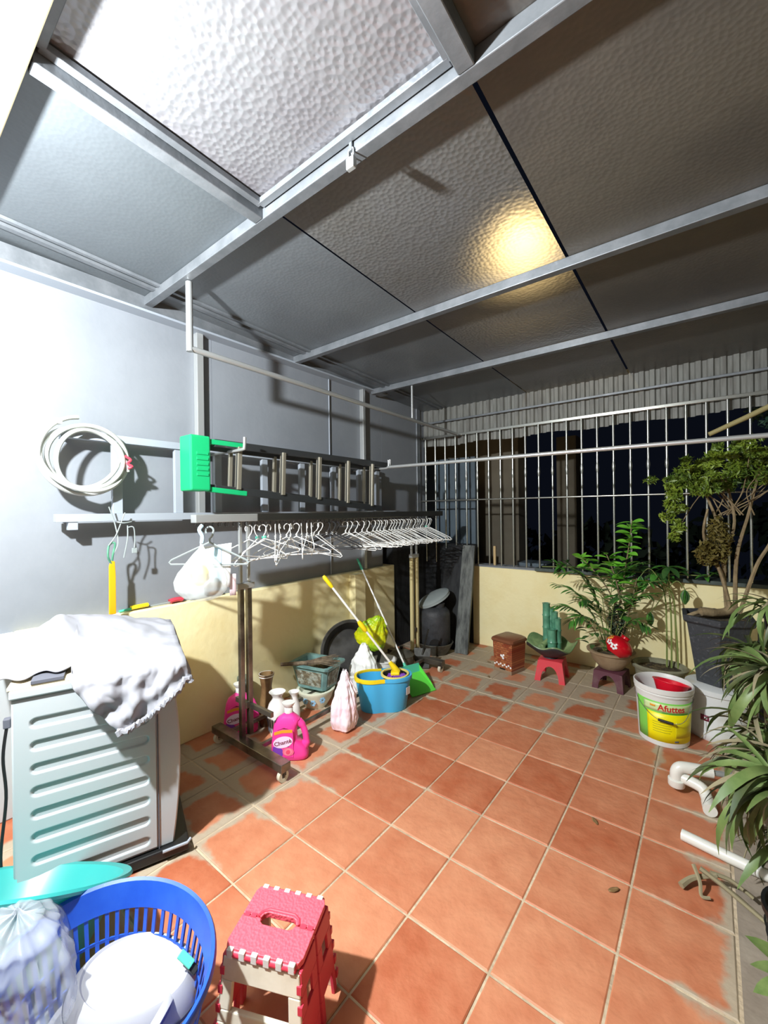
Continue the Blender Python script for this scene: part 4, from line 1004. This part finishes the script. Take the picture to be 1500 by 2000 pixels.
for z, x in ((.14, 0), (.155, .012), (.148, -.012), (.128, .008)):
    MB().lathe([(.001, 0), (.010, 0), (.008, .003), (.001, .004)], 8).xf(Matrix.Rotation(PI / 2, 4, 'X')).build('white_flower', X['petal'], bn, loc=(x, -.1005, z))

# ---------------------------------------------------------------- low stools with arched sides
def arch_stool(name, label, loc, rz, wt, wb, h, m, zarch=.72):
    t = thing(name, label, 'stool', loc, rz)
    MB().rings([rectring(wt, wt, h - .012, .02), rectring(wt, wt, h - .003, .02), rectring(wt - .008, wt - .008, h, .02)]).build('seat', m, t, True, ang=30)
    for s in range(4):
        mb = MB(); half = []
        za = h * zarch
        pts = [(-1, 0), (-.62, 0)] + [(-.62 + (.62 - .62 * cos(q)) , sin(q) * za) for q in [PI / 2 * i / 6 for i in range(1, 7)]]
        left = [(-wb, 0)] + [(-wb * .60 * cos(PI / 2 * i / 8), za * sin(PI / 2 * i / 8)) for i in range(9)] + [(0, h - .006), (-wt, h - .006)]
        for sg in (1, -1):
            P = [(x * sg, z) for x, z in left]
            n = len(P); v = []
            for x, z in P:
                y = -(wb + (wt - wb) * z / h); v += [(x, y, z)]
            for x, z in P:
                y = -(wb + (wt - wb) * z / h) + .009; v += [(x, y, z)]
            mb.add(v, [tuple(range(n)), tuple(range(2 * n - 1, n - 1, -1))] + [((i + 1) % n, i, n + i, n + (i + 1) % n) for i in range(n)])
        mb.build('side', m, t, rz=s * PI / 2)
    return t
arch_stool('plastic_stool', 'low faded red plastic stool under the lotus leaf fountain', (-1.05, 3.60, 0), .10, .092, .118, .172, X['redstool'])
arch_stool('plastic_stool', 'low maroon plastic stool under the brown clay pot', (-.625, 3.70, 0), -.1, .10, .112, .142, X['maroon'], .8)

# ---------------------------------------------------------------- lotus leaf fountain with bamboo
lf = thing('leaf_fountain', 'green ceramic lotus leaf bowl with bamboo columns on the red stool', 'ornament', (-1.06, 3.60, .1725), .3)
def leafbowl(z_in):
    def fn(u, v):
        a = 2 * PI * u; r = .04 + .155 * v
        w_ = (v ** 2.2) * (.022 * cos(5 * a + .6) + .012 * cos(3 * a))
        return (r * cos(a) * (1 + .05 * cos(5 * a) * v), r * sin(a) * (1 + .05 * cos(5 * a) * v), .01 + .105 * v ** 1.5 + w_ + z_in)
    return fn
MB().grid(leafbowl(.008), 60, 12, closeu=True).build('leaf_inside', X['celadon2'], lf, True, solid=.004)
ob = MB().grid(leafbowl(0), 60, 12, closeu=True); ob.f.append(tuple(i * 13 for i in range(60))); ob.m.append(0); ob.build('leaf_underside', X['char'], lf, True, solid=.005)
MB().tube([leafbowl(.006)(i / 60, 1) for i in range(60)], .006, closed=True).build('leaf_edge', X['celadon2'], lf, True)
MB().lathe([(.06, 0), (.05, .015), (.045, .03)], 20).build('foot', X['char'], lf)
def bamboo(x, y, h_, r, bow=0):
    P = []; nseg = max(2, int(h_ / .085)); 
    for i in range(nseg):
        z0 = h_ * i / nseg; z1 = h_ * (i + 1) / nseg
        P += [(r * 1.10, z0), (r * .97, z0 + .008), (r * .94, (z0 + z1) / 2), (r * .97, z1 - .008), (r * 1.10, z1 - .001)]
    P += [(r * .7, h_), (r * .68, h_ - .02), (.001, h_ - .02)]
    MB().lathe(P, 20, c=(x, y, .03)).build('bamboo_column', X['celadon'], lf, True, ang=30)
bamboo(-.03, .05, .41, .031); bamboo(.035, .03, .345, .027); bamboo(.01, .06, .37, .026); bamboo(.055, .005, .30, .030); bamboo(.01, -.035, .215, .036)
MB().tube([(-.06, -.03, .10), (-.02, .02, .13)], [.022, .02], 14).build('spout', X['celadon2'], lf, True)
MB().grid(lambda u, v: ((.04 * sin(PI * v) * cos(2 * PI * u) - .08), (.035 * sin(PI * v) * sin(2 * PI * u) - .045), .055 + .055 * v + .01 * nz(u * 9, v * 9)), 18, 10, closeu=True).build('rockery', X['celadon2'], lf, True)

# ---------------------------------------------------------------- leaves
def leaf_mesh(name, l, w_, m, fold=.25, droop=.2, n=6, tip=1.0):
    mb = MB(); vs = []
    for i in range(n + 1):
        t = i / n; ww = w_ * (sin(PI * t ** tip * .97 + .03) ** .8) * .5 if i < n else 0.0005
        x = l * t; z = -droop * l * t * t
        vs += [(x, -ww, z + ww * fold), (x, 0, z), (x, ww, z + ww * fold)]
    fs = []
    for i in range(n):
        a = 3 * i; fs += [(a, a + 3, a + 4, a + 1), (a + 1, a + 4, a + 5, a + 2)]
    return mb.add(vs, fs).mesh(name, m, True, 180)
LF_round = [leaf_mesh('leaf', .10, .052, X['leafb'], .3, .15), leaf_mesh('leaf', .09, .046, X['leaf'], .3, .2)]
LF_let = [leaf_mesh('leaflet', .115, .017, X['leaf'], .3, .2), leaf_mesh('leaflet', .105, .015, X['leafd'], .3, .25)]
LF_dark = [leaf_mesh('leaf', .12, .045, X['leafd'], .3, .25), leaf_mesh('leaf', .11, .05, X['leaf'], .3, .3)]
rr = random.Random(11)
def dirrot(d, roll=0):
    q = Vector(d).to_track_quat('X', 'Z'); e = (q @ Quaternion((1, 0, 0), roll)).to_euler(); return e
def stem(parent, P, r0, r1, m, name='stem'):
    S_ = spline(P, 6); n = len(S_); MB().tube(S_, [r0 + (r1 - r0) * i / (n - 1) for i in range(n)], 6).build(name, m, parent, True); return S_
# brown bowl
pp = thing('clay_pot', 'brown clay bowl pot on the maroon stool', 'pot', (-.63, 3.715, .1425))
MB().lathe([(.001, 0), (.075, 0), (.085, .006), (.135, .07), (.155, .128), (.172, .132), (.175, .145), (.165, .15), (.14, .145), (.115, .11), (.001, .11)], 40).build('body', X['pot'], pp, True)
MB().grid(lambda u, v: (.138 * v * cos(2 * PI * u), .138 * v * sin(2 * PI * u), .125 + .012 * nz(4 * v * cos(2 * PI * u), 4 * v * sin(2 * PI * u), 3)), 30, 6, closeu=True).build('soil', X['soil'], pp, True)
# palm
pm = thing('parlour_palm', 'feathery potted palm growing in the brown clay pot', 'plant', (-.66, 3.73, .26))
def frond(P, ln, nl, m0, k=1.0):
    S_ = spline(P, 8); n = len(S_)
    fr = MB().tube(S_, [.0042 - .003 * i / (n - 1) for i in range(n)], 5).build('frond', X['stem'], pm, True)
    for i in range(nl):
        t = .32 + .66 * i / (nl - 1); q = t * (n - 1); a = int(min(q, n - 2)); p = S_[a].lerp(S_[a + 1], q - a); tg = (S_[a + 1] - S_[a]).normalized()
        sd = tg.cross(Vector((0, 0, 1)))
        if sd.length < .1: sd = Vector((1, 0, 0))
        sd.normalize(); sc = k * (.7 + .5 * sin(PI * min(1, (i + 1) / nl)))
        for s in (-1, 1):
            d = (tg * .75 + sd * s * .85 + Vector((0, 0, rr.uniform(-.25, .1)))).normalized()
            link('leaflet', rr.choice(m0), fr, p, dirrot(d, rr.uniform(-.3, .3)), (sc,) * 3)
for P, ln in (
    ([(0, 0, 0), (-.08, -.02, .25), (-.20, -.06, .45), (-.36, -.12, .53)], 1), ([(-.02, 0, 0), (-.1, -.05, .2), (-.22, -.12, .34), (-.34, -.18, .36)], 1),
    ([(0, 0, 0), (-.05, .02, .3), (-.13, .0, .55), (-.26, -.06, .68)], 1), ([(0, .02, 0), (.02, .02, .35), (.06, -.02, .6), (.16, -.10, .70)], 1),
    ([(.03, 0, 0), (.10, -.02, .28), (.20, -.06, .46), (.34, -.10, .52)], 1), ([(.02, 0, 0), (.0, -.06, .3), (-.02, -.14, .50), (-.06, -.26, .56)], 1),
    ([(.03, .02, 0), (.12, .02, .35), (.25, -.02, .56), (.40, -.08, .62)], 1), ([(0, 0, 0), (-.03, -.04, .25), (-.10, -.12, .42), (-.16, -.2, .42)], 1),
    ([(.03, 0, 0), (.10, -.04, .2), (.20, -.08, .30), (.30, -.12, .28)], 1), ([(0, 0, 0), (-.06, 0, .35), (-.18, -.03, .60), (-.34, -.08, .62)], 1),
    ([(.02, 0, 0), (.05, -.06, .32), (.10, -.14, .48), (.14, -.24, .48)], 1), ([(-.01, 0, 0), (-.06, -.06, .22), (-.14, -.16, .30), (-.22, -.24, .26)], 1), ([(.02, .02, 0), (.06, .04, .4), (.14, .03, .66), (.26, -.02, .74)], 1)):
    frond(P, ln, 13, LF_let, 1.1)
# citrus shrub
cs = thing('citrus_shrub', 'bright green leafy shrub rising above the sill from the brown pot', 'plant', (-.60, 3.74, .26))
for P, nl in (([(0, 0, 0), (.02, .01, .3), (.06, .02, .6), (.10, .03, .88), (.12, .02, 1.06)], 40), ([(.03, .02, .3), (-.05, 0, .5), (-.16, -.02, .66), (-.25, -.04, .76)], 22), ([(.04, .02, .4), (0, -.01, .62), (-.06, -.02, .80)], 16), ([(0, 0, 0), (.06, -.02, .2), (.12, -.06, .42), (.16, -.08, .62)], 14)):
    S_ = stem(cs, P, .008, .003, X['bark'])
    for i in range(nl):
        t = .42 + .58 * i / nl; q = t * (len(S_) - 1); p = S_[int(min(q, len(S_) - 1))]
        a = i * 2.4; d = Vector((cos(a), sin(a), rr.uniform(-.1, .7)))
        link('leaf', LF_round[0 if t > .62 or rr.random() < .4 else 1], cs, p, dirrot(d, rr.uniform(-.6, .6)), (rr.uniform(.85, 1.3),) * 3)
for i in range(16):
    a = i * 2.4; p = Vector((-.14 + .05 * cos(a), -.10 + .03 * sin(a), .05 + .012 * i)); link('leaf', rr.choice(LF_dark), cs, p, dirrot((cos(a), sin(a) - .3, .2)), (.8,) * 3)
# dark vine mass in the middle of the pot
dv = thing('fern_clump', 'dark dense fern clump in the centre of the brown pot', 'plant', (-.585, 3.76, .27))
mb = MB()
for i in range(420):
    a = rr.uniform(0, 2 * PI); z = rr.uniform(0, 1); r = .075 * sin(PI * (.1 + .85 * z)) * rr.uniform(.5, 1)
    c = Vector((r * cos(a), r * sin(a), .12 + .25 * z)); e1 = Vector((rr.gauss(0, 1), rr.gauss(0, 1), rr.gauss(0, .7))).normalized() * .022; e2 = e1.orthogonal().normalized() * .006
    mb.add([c - e1, c + e2, c + e1, c - e2], [(0, 1, 2, 3)])
f_ = mb.build('foliage', mat('fern_green', '#2c3b28', .7), dv); f_['kind'] = 'stuff'
for x, y in ((-.02, 0), (.02, .01), (0, -.02)): stem(dv, [(x, y, -.0), (x * 1.5, y, .1), (x * 2, y * 2, .2)], .004, .003, X['drygr'])
# red lucky jar
rj = thing('red_jar', 'round red glazed jar with white blossom print lying in the brown pot', 'jar', (-.555, 3.60, .355), rot=(-.35, .55, 0))
MB().lathe([(.001, -.07), (.05, -.068), (.088, -.03), (.098, .0), (.088, .035), (.055, .062), (.03, .07), (.03, .085), (.038, .09), (.03, .092), (.001, .08)], 36).build('body', X['redglaze'], rj, True)
def spot(a, b, r, m, name='print'):
    d = Vector((cos(a) * cos(b), sin(a) * cos(b), sin(b) * .75)); MB().lathe([(.001, 0), (r, 0), (r * .7, .003), (.001, .004)], 10).xf(d.to_track_quat('Z', 'Y').to_matrix().to_4x4()).build(name, m, rj, loc=d * .0955)
for k in range(5):
    q = 2 * PI * k / 5; spot(-1.9 + .20 * cos(q), -.35 + .20 * sin(q), .0105, X['petal'], 'petal'); spot(-2.4 + .18 * cos(q), -.15 + .18 * sin(q), .009, X['petal'], 'petal')
for k in range(6): spot(-2.75 + .1 * k % .35, .1 + .09 * k, .009, X['gold'], 'gold_print')

# ---------------------------------------------------------------- low oval pot with soil + papaya stems
lo = thing('low_pot', 'low weathered oval pot with bare soil beside the black planter', 'pot', (-.315, 3.80, 0), .15)
MB().lathe([(.001, 0), (.13, 0), (.14, .01), (.162, .17), (.182, .185), (.188, .205), (.175, .215), (.152, .205), (.14, .17), (.001, .17)], 44, 1.0, .85).build('body', X['stonepot'], lo, True)
MB().grid(lambda u, v: (.15 * v * cos(2 * PI * u), .128 * v * sin(2 * PI * u), .182 + .016 * nz(5 * v * cos(2 * PI * u), 5 * v * sin(2 * PI * u), 7)), 30, 8, closeu=True).build('soil', X['soil'], lo, True)
py = thing('papaya_seedling', 'tall thin stemmed seedling with hanging lobed leaves behind the low pot', 'plant', (-.27, 3.86, .18))
for k, P in enumerate(([(0, 0, 0), (.0, .01, .3), (-.01, .02, .55), (-.06, .02, .72)], [(.03, .0, 0), (.03, .01, .35), (.02, .0, .62), (.02, -.04, .78)], [(.07, .02, 0), (.06, .02, .3), (.03, .0, .6), (-.12, -.05, .66)])):
    S_ = stem(py, P, .007, .005, X['stem'])
    for i in range(7):
        a = i * 2 * PI / 7; d = Vector((cos(a), sin(a) * .8 - .2, rr.uniform(-.5, .25))); link('leaf', rr.choice(LF_dark), py, S_[-1], dirrot(d), (1.1,) * 3)
for p in ((-.10, -.03, .42), (.12, -.05, .62), (-.16, -.06, .70)):
    S_ = stem(py, [(.0, .0, .6), (p[0] * .6, p[1], p[2] + .06), p], .004, .003, X['stem'], 'petiole')
    for i in range(4): link('leaf', rr.choice(LF_dark), py, p, dirrot((rr.uniform(-.4, .4), -.3, -1)), (.9,) * 3)
pv = thing('sill_plant', 'row of dark weedy leaves hanging over the parapet sill', 'plant', (-.45, 3.99, .87))
for i in range(60):
    x = rr.uniform(-.75, .45); link('leaf', rr.choice(LF_dark), pv, (x, rr.uniform(-.03, .06), rr.uniform(0, .06)), dirrot((rr.uniform(-1, 1), rr.uniform(-.9, .1), rr.uniform(-.3, .8))), (rr.uniform(.6, 1.0),) * 3)
MB().tube(spline([(-.8, .02, .0), (-.4, 0, .02), (0, .02, .01), (.45, 0, .02)]), .004).build('runner', X['stem'], pv, True)

# ---------------------------------------------------------------- paint bucket "Afuttes"
pb = thing('paint_bucket', 'white plastic paint bucket with yellow and lime label by the pots', 'bucket', (-.235, 3.06, 0), facecam(-.235, 3.06)); pb.scale = (.88, .88, .94)
def brad(z): return .148 + .020 * z / .365
MB().lathe([(.001, 0), (.143, 0), (.148, .005), (.166, .315), (.172, .317), (.173, .325), (.168, .33), (.171, .335), (.177, .337), (.178, .365), (.172, .368), (.166, .362), (.162, .33), (.144, .01), (.001, .01)], 56).build('tub', X['white_pl'], pb, True)
def wrap(a0, a1, z0, z1, off, m, name, n=20):
    MB().grid(lambda u, v: ((brad(z0 + (z1 - z0) * v) + off) * sin(a0 + (a1 - a0) * u), -(brad(z0 + (z1 - z0) * v) + off) * cos(a0 + (a1 - a0) * u), z0 + (z1 - z0) * v), n, 3).build(name, m, pb, True, solid=.0006)
wrap(-1.15, 1.45, .035, .285, .0008, X['lime'], 'label')
wrap(-.62, 1.35, .035, .215, .0014, X['yellowp'], 'label_panel')
wrap(-.75, 1.35, .225, .275, .0014, mat('pale_green_print', '#c7dca0', .4), 'label_band')
def wraptext(body, size, a, z, m, name, bold=True):
    tx = text_mb(body, size, .0002, bold); tx.v = [((brad(z + y) + .002 + zz) * sin(a + x / .16), -(brad(z + y) + .002 + zz) * cos(a + x / .16), z + y) for x, y, zz in tx.v]; tx.build(name, m, pb)
wraptext('Afuttes', .054, .30, .250, X['redp'], 'brand_name')
wrap(-.05, .95, .2195, .2245, .002, X['greenp'], 'label_rule')
wrap(-.48, -.28, .250, .262, .002, X['gold'], 'label_mark', 4)
for i, z in enumerate((.155, .140, .125, .110, .095)): wrap(-.4, .25 + .05 * (i % 2), z, z + .0025, .0022, X['olivep'], 'print_line')
wrap(.45, 1.25, .07, .17, .0019, mat('dull_yellow_print', '#d6cc10', .4), 'print_patch')
wrap(.42, .58, .042, .052, .0022, X['slate'], 'print_stamp', 5)
MB().tube(spline([(-.172 , -.02, .30), (-.13, -.12, .245), (-.05, -.175, .19), (.05, -.185, .175), (.12, -.15, .20), (.172, -.02, .30)]), .0016, 6).build('wire_handle', X['slate'], pb, True)
MB().tube([(-.03, -.181, .182), (.055, -.186, .176)], .008, 10).build('handle_grip', X['black'], pb, True)
rc = thing('red_bowl', 'bright red plastic bowl tilted inside the paint bucket', 'bowl', (-.205, 3.075, .252), rot=(-.22, .10, 0)); rc.scale = (.9, .9, .9)
MB().lathe([(.001, 0), (.06, 0), (.068, .006), (.103, .095), (.11, .098), (.108, .103), (.099, .1), (.062, .01), (.001, .008)], 40).build('shell', X['red_pl'], rc, True)

# ---------------------------------------------------------------- white drum, black planter, bonsai tree
wd = thing('white_drum', 'white plastic drum under the black planter', 'drum', (.03, 3.315, 0), facecam(.03, 3.3)); wd.scale = (.92, .92, 1)
MB().lathe([(.001, 0), (.165, 0), (.172, .01), (.176, .04), (.17, .05), (.172, .27), (.182, .278), (.182, .305), (.172, .31), (.001, .31)], 48).build('body', mat('stained_white', '#d3d6d6', .5, 0, '#b9b4a2', 5, .5, .75), wd, True)
MB().grid(lambda u, v: ((.1745) * sin(-.55 + .28 * u), -.1745 * cos(-.55 + .28 * u), .12 + .035 * v), 6, 2).build('sticker', X['maroonp'], wd, True, solid=.0008)
for i in range(3):
    MB().grid(lambda u, v: ((.1755) * sin(-.42 + .035 * i + .025 * u), -.1755 * cos(-.42 + .035 * i + .025 * u), .130 + .014 * v), 2, 2).build('sticker_letter', X['petal'], wd, True, solid=.0005)
bp_ = thing('black_planter', 'tall tapered black hexagonal planter on the white drum', 'planter', (.03, 3.36, .312), .06); bp_.scale = (.86, .86, 1)
def hexr(r, z, n=6): return [(r * cos(2 * PI * j / n + PI / 6), r * sin(2 * PI * j / n + PI / 6), z) for j in range(n)]
MB().rings([hexr(.145, 0), hexr(.145, .015), hexr(.21, .37), hexr(.235, .385), hexr(.24, .42), hexr(.205, .42), hexr(.195, .38)]).build('tub', X['blackpot'], bp_, bevel=.004)
MB().add(hexr(.2, .395), [tuple(range(6))]).build('soil', X['soil'], bp_)
bo = thing('aralia_tree', 'small many stemmed tree with fine drooping foliage in the black planter', 'tree', (.02, 3.38, .70))
MB().tube(spline([(-.14, -.12, .02), (-.07, -.10, .055), (.0, -.06, .05), (.06, -.02, .06), (.10, 0, .10)]), [.012] * 6 + [.028] * 6 + [.024] * 6 + [.026] * 7, 10).build('root', X['bark'], bo, True)
tips = []
for P in ([(.06, 0, .05), (.05, .0, .35), (.10, -.01, .62), (.06, -.03, .88)], [(.10, .02, .05), (.11, 0, .4), (.17, 0, .68), (.22, -.02, .95)], [(.08, -.02, .05), (.03, -.04, .3), (-.05, -.08, .52), (-.03, -.1, .70)], [(.12, 0, .05), (.2, .0, .35), (.28, .02, .55), (.30, .02, .9)], [(.05, 0, .3), (.02, -.02, .6), (-.06, -.06, .85)]):
    S_ = stem(bo, P, .013, .006, X['bark'], 'stem'); tips.append(S_[-1])
def foliage(parent, centers, n, size, m, name='foliage', thin=.35):
    mb = MB()
    for (c, rx, ry, rz_), k in centers:
        for i in range(int(n * k)):
            d = Vector((rr.gauss(0, 1), rr.gauss(0, 1), rr.gauss(0, 1))).normalized() * (rr.uniform(.25, 1) ** .5)
            p = Vector(c) + Vector((d.x * rx, d.y * ry, d.z * rz_))
            ax = Vector((rr.gauss(0, 1), rr.gauss(0, 1), rr.gauss(-.5, .7))).normalized()
            e1 = ax * size * rr.uniform(.6, 1.2); e2 = e1.orthogonal().normalized() * e1.length * thin
            e2 = Quaternion(ax, rr.uniform(0, 6.28)) @ e2
            mb.add([p - e1, p - e1 * .1 + e2, p + e1, p - e1 * .1 - e2], [(0, 1, 2, 3)])
    f_ = mb.build(name, m, parent); f_['kind'] = 'stuff'; return f_
cl = []
for i in range(120):
    big = rr.choice((((.06, -.04, .92), (.26, .18, .10)), ((-.12, -.09, .86), (.13, .12, .10)), ((.32, 0, .96), (.26, .18, .15)), ((.12, -.03, 1.02), (.22, .14, .07))))
    d = Vector((rr.gauss(0, .5), rr.gauss(0, .5), rr.gauss(0, .5)))
    cl.append(((tuple(big[0][k] + d[k] * big[1][k] for k in range(3)), .038, .038, .03), rr.uniform(.4, 1)))
for i in range(16): cl.append((((-.20 + rr.gauss(0, .02), -.12 + rr.gauss(0, .03), .84 - .022 * i + rr.gauss(0, .012)), .032, .032, .028), .8 - .03 * i))
foliage(bo, cl, 105, .022, X['treeleaf'], thin=.26)
for i in range(14):
    c = rr.choice(cl)[0][0]; stem(bo, [(.08 + rr.uniform(-.08, .12), 0, .66), ((c[0] + .1) / 2, c[1] / 2, .80), c], .004, .002, X['bark'], 'twig')
foliage(bo, [(((.02, -.06, .50), .07, .07, .16), 1), (((-.04, -.1, .42), .06, .05, .08), .6)], 600, .02, X['drycl'], 'dry_foliage')
ot = thing('outside_tree', 'dim tree branch with leaves beyond the top right grille', 'tree', (.62, 4.75, -1.0))
stem(ot, [(0, 0, 0), (.02, 0, 2), (-.1, -.05, 3.2)], .05, .02, X['bark'])
foliage(ot, [(((-.12, -.1, 3.28), .28, .2, .26), 1), (((.1, 0, 2.6), .3, .2, .5), 1)], 900, .03, mat('teal_leaf', '#3d5a48', .6))
t = thing('bamboo_stick', 'bare bamboo stick slanting above the drying pole at the right', 'stick', (.0, 3.05, 1.83))
MB().tube([(0, 0, 0), (.16, .02, .075), (.45, .05, .22), (.9, .1, .46)], [.013, .015, .016, .017], 10).build('culm', X['bamboo'], t, True)

# ---------------------------------------------------------------- orchid pots on the right
def strap(l, w_, droop, m):
    mb = MB(); vs = []; n = 9
    for i in range(n + 1):
        t = i / n; ww = w_ * .5 * min(1, (1 - t) * 3.2 + .06) * (.7 + .3 * min(1, t * 4))
        a = droop * t; x = l * (sin(a) / droop if droop else t); z = -l * (1 - cos(a)) / droop
        vs += [(x, -ww, z + ww * .5), (x, 0, z), (x, ww, z + ww * .5)]
    fs = []
    for i in range(n):
        a = 3 * i; fs += [(a, a + 3, a + 4, a + 1), (a + 1, a + 4, a + 5, a + 2)]
    return mb.add(vs, fs).mesh('leaf', m, True, 180)
SL = [strap(.26, .024, 1.6, X['orchid']), strap(.22, .018, 1.2, X['orchidd']), strap(.28, .026, 2.0, X['orchid']), strap(.20, .014, .8, X['orchid']), strap(.24, .020, 1.8, X['orchidd']), strap(.22, .012, 1.3, X['drygr'])]
def orchid(label, loc, nl, k, potm, seed, potr=.06, roots=True, poth=.11):
    t = thing('hanging_orchid', label, 'plant', loc); q = random.Random(seed)
    MB().lathe([(.001, 0), (potr * .75, 0), (potr, poth), (potr * 1.08, poth + .002), (potr * 1.08, poth + .012), (potr * .95, poth + .012), (potr * .72, .006), (.001, .006)], 24).build('pot', potm, t, True)
    for i in range(nl):
        a = PI + q.uniform(-1.9, 1.9); up = q.uniform(-.7, .9); d = Vector((cos(a), sin(a), up))
        link('leaf', q.choice(SL), t, (q.uniform(-.03, .03), q.uniform(-.03, .03), poth + q.uniform(0, .06)), dirrot(d, q.uniform(-.5, .5)), (k * q.uniform(.75, 1.15),) * 3)
    if roots:
        mb = MB()
        for i in range(26):
            a = q.uniform(0, 2 * PI); r = potr * q.uniform(.6, 1.3)
            p0 = Vector((r * cos(a) * .6, r * sin(a) * .6, poth)); p2 = Vector((r * 1.7 * cos(a), r * 1.7 * sin(a), poth - q.uniform(.05, .22)))
            mb.tube(spline([p0, (p0 + p2) / 2 + Vector((cos(a), sin(a), .6)) * .03, p2], 3), .0022, 4)
        f_ = mb.build('air_roots', X['drygr'], t); f_['kind'] = 'stuff'
    return t
PST = thing('plant_stand', 'dark steel plant stand holding the orchids at the right edge', 'stand', (.30, 2.45, 0))
for x in (-.10, .16):
    for y in (-.50, .42): MB().box(x - .01, x + .01, y - .01, y + .01, 0, .82).build('leg', X['darksteel'], PST)
for z, x0 in ((.30, -.11), (.55, -.05), (.80, .0)):
    MB().box(x0, .17, -.51, .43, z - .008, z).build('shelf', X['darksteel'], PST)
orchid('topmost orchid with broad bright leaves at the right edge', (.25, 2.60, .801), 30, .95, X['blackpot'], 1, roots=False)
orchid('orchid with long drooping leaves in front of the white drum', (.17, 2.76, .551), 48, 1.2, X['char'], 2)
orchid('tangled orchid with grey air roots at the right edge', (.215, 2.45, .551), 54, 1.25, X['white_pl'], 3)
orchid('orchid in a white pot above the bent drain pipe', (.19, 2.42, .301), 40, 1.2, X['white_pl'], 4)
orchid('orchid with pale leaves in a white pot above the lower pipe', (.185, 2.18, .301), 44, 1.25, X['white_pl'], 5)
orchid('nearest orchid with wide leaves hanging low at the right edge', (.18, 1.98, .301), 34, 1.3, X['white_pl'], 6)
orchid('low orchid in a tall white pot standing on the floor at the right', (.275, 2.13, 0), 34, 1.2, X['white_pl'], 8, .085, True, .19)
# ---------------------------------------------------------------- pipes and debris on the floor
pi_ = thing('drain_pipe', 'white plastic drain trap with elbows and grey pipe on the floor', 'pipe', (-.10, 2.53, 0))
MB().tube(spline([(.10, .03, .125), (-.0, .0, .125), (-.03, -.01, .118), (-.042, -.015, .095), (-.042, -.015, .06)], 5), .027, 14).build('elbow', X['pvc'], pi_, True)
MB().lathe([(.034, .03), (.036, .034), (.036, .062), (.030, .066)], 20, c=(-.042, -.015, 0)).build('collar', X['pvc'], pi_, True)
MB().tube(spline([(-.02, -.01, .075), (.03, -.02, .07), (.062, -.03, .062), (.075, -.045, .04), (.085, -.085, .028)], 5), .025, 14).build('lower_elbow', X['pvc'], pi_, True)
MB().tube([(.083, -.075, .0285), (.09, -.135, .0285)], .028, 14).build('coupling', X['pvc'], pi_, True)
MB().tube([(.08, .02, .125), (.42, .12, .13)], .013, 12).build('grey_pipe', X['steel'], pi_, True)
t = tag(MB().tube([(0, 0, 0), (.15, -.03, 0), (.30, -.055, 0)], .022, 14).build('pvc_pipe', X['pvc'], smooth=True, loc=(-.105, 2.16, .0225)), 'straight white plastic pipe lying on the tiles', 'pipe')
rt_ = thing('dry_branch', 'forked dry grey branch lying on the tiles beside the black pot', 'branch', (-.04, 1.93, 0))
for P, r0, r1 in (([(-.055, -.055, .016), (-.02, -.01, .03), (.05, .02, .055)], .016, .010), ([(-.02, .0, .075), (.0, -.03, .04), (.005, -.055, .010), (.03, -.05, .012)], .010, .007), ([(.0, .0, .07), (.06, -.01, .05), (.13, -.03, .025), (.19, -.06, .012)], .012, .009), ([(.03, .02, .055), (.09, .03, .05), (.15, .015, .03)], .011, .008)):
    stem(rt_, P, r0 * .75, r1 * .75, X['drygr'], 'twig')
t = thing('black_flowerpot', 'black plastic flowerpot at the right edge of the floor', 'pot', (.24, 1.78, 0))
MB().lathe([(.001, 0), (.085, 0), (.095, .01), (.115, .14), (.122, .142), (.122, .16), (.112, .16), (.10, .13), (.001, .13)], 36).build('body', X['black'], t, True)
for z in (.03, .06, .09): MB().lathe([(.097 + z * .14, z), (.103 + z * .14, z + .003), (.097 + z * .14, z + .006)], 36, closed=True).build('rib', X['black'], t, True)
lp_ = thing('broadleaf_weed', 'pale broad leafed weed at the lower right edge', 'plant', (.225, 1.585, 0)); lp_.scale = (.8, .8, .8)
BL = leaf_mesh('leaf', .16, .085, X['orchid'], .2, .5, 8)
for i, d in enumerate(((-1, .2, .2), (-.9, -.5, .4), (-.5, -.8, .5), (-.3, .6, .9), (.6, .2, .6), (-.8, .1, 1.0))):
    stem(lp_, [(0, 0, 0), (d[0] * .02, d[1] * .02, .06), (d[0] * .05, d[1] * .05, .12)], .004, .003, X['stem'])
    link('leaf', BL, lp_, (d[0] * .05, d[1] * .05, .12), dirrot(d), (rr.uniform(.7, 1),) * 3)
rr2 = random.Random(9)
for k, (x, y) in enumerate(((-1.62, 3.62), (-.42, 2.05), (-.29, 1.72), (-1.48, 3.3))):
    t = tag(MB().grid(lambda u, v: (.045 * (u - .5), .02 * (v - .5) * sin(PI * (.1 + .85 * u)), .003 + .008 * abs(nz(u * 5, v * 4, k))), 8, 4).build('fallen_leaf', X['bronze'], smooth=True, loc=(x, y, 0.001), rz=rr2.uniform(0, 6), solid=.001), ['brown fallen leaf by the grey board in the corner', 'brown fallen leaf in the middle right tiles', 'brown fallen leaf near the dry branch', 'brown fallen leaf in front of the pedal bin'][k], 'leaf')
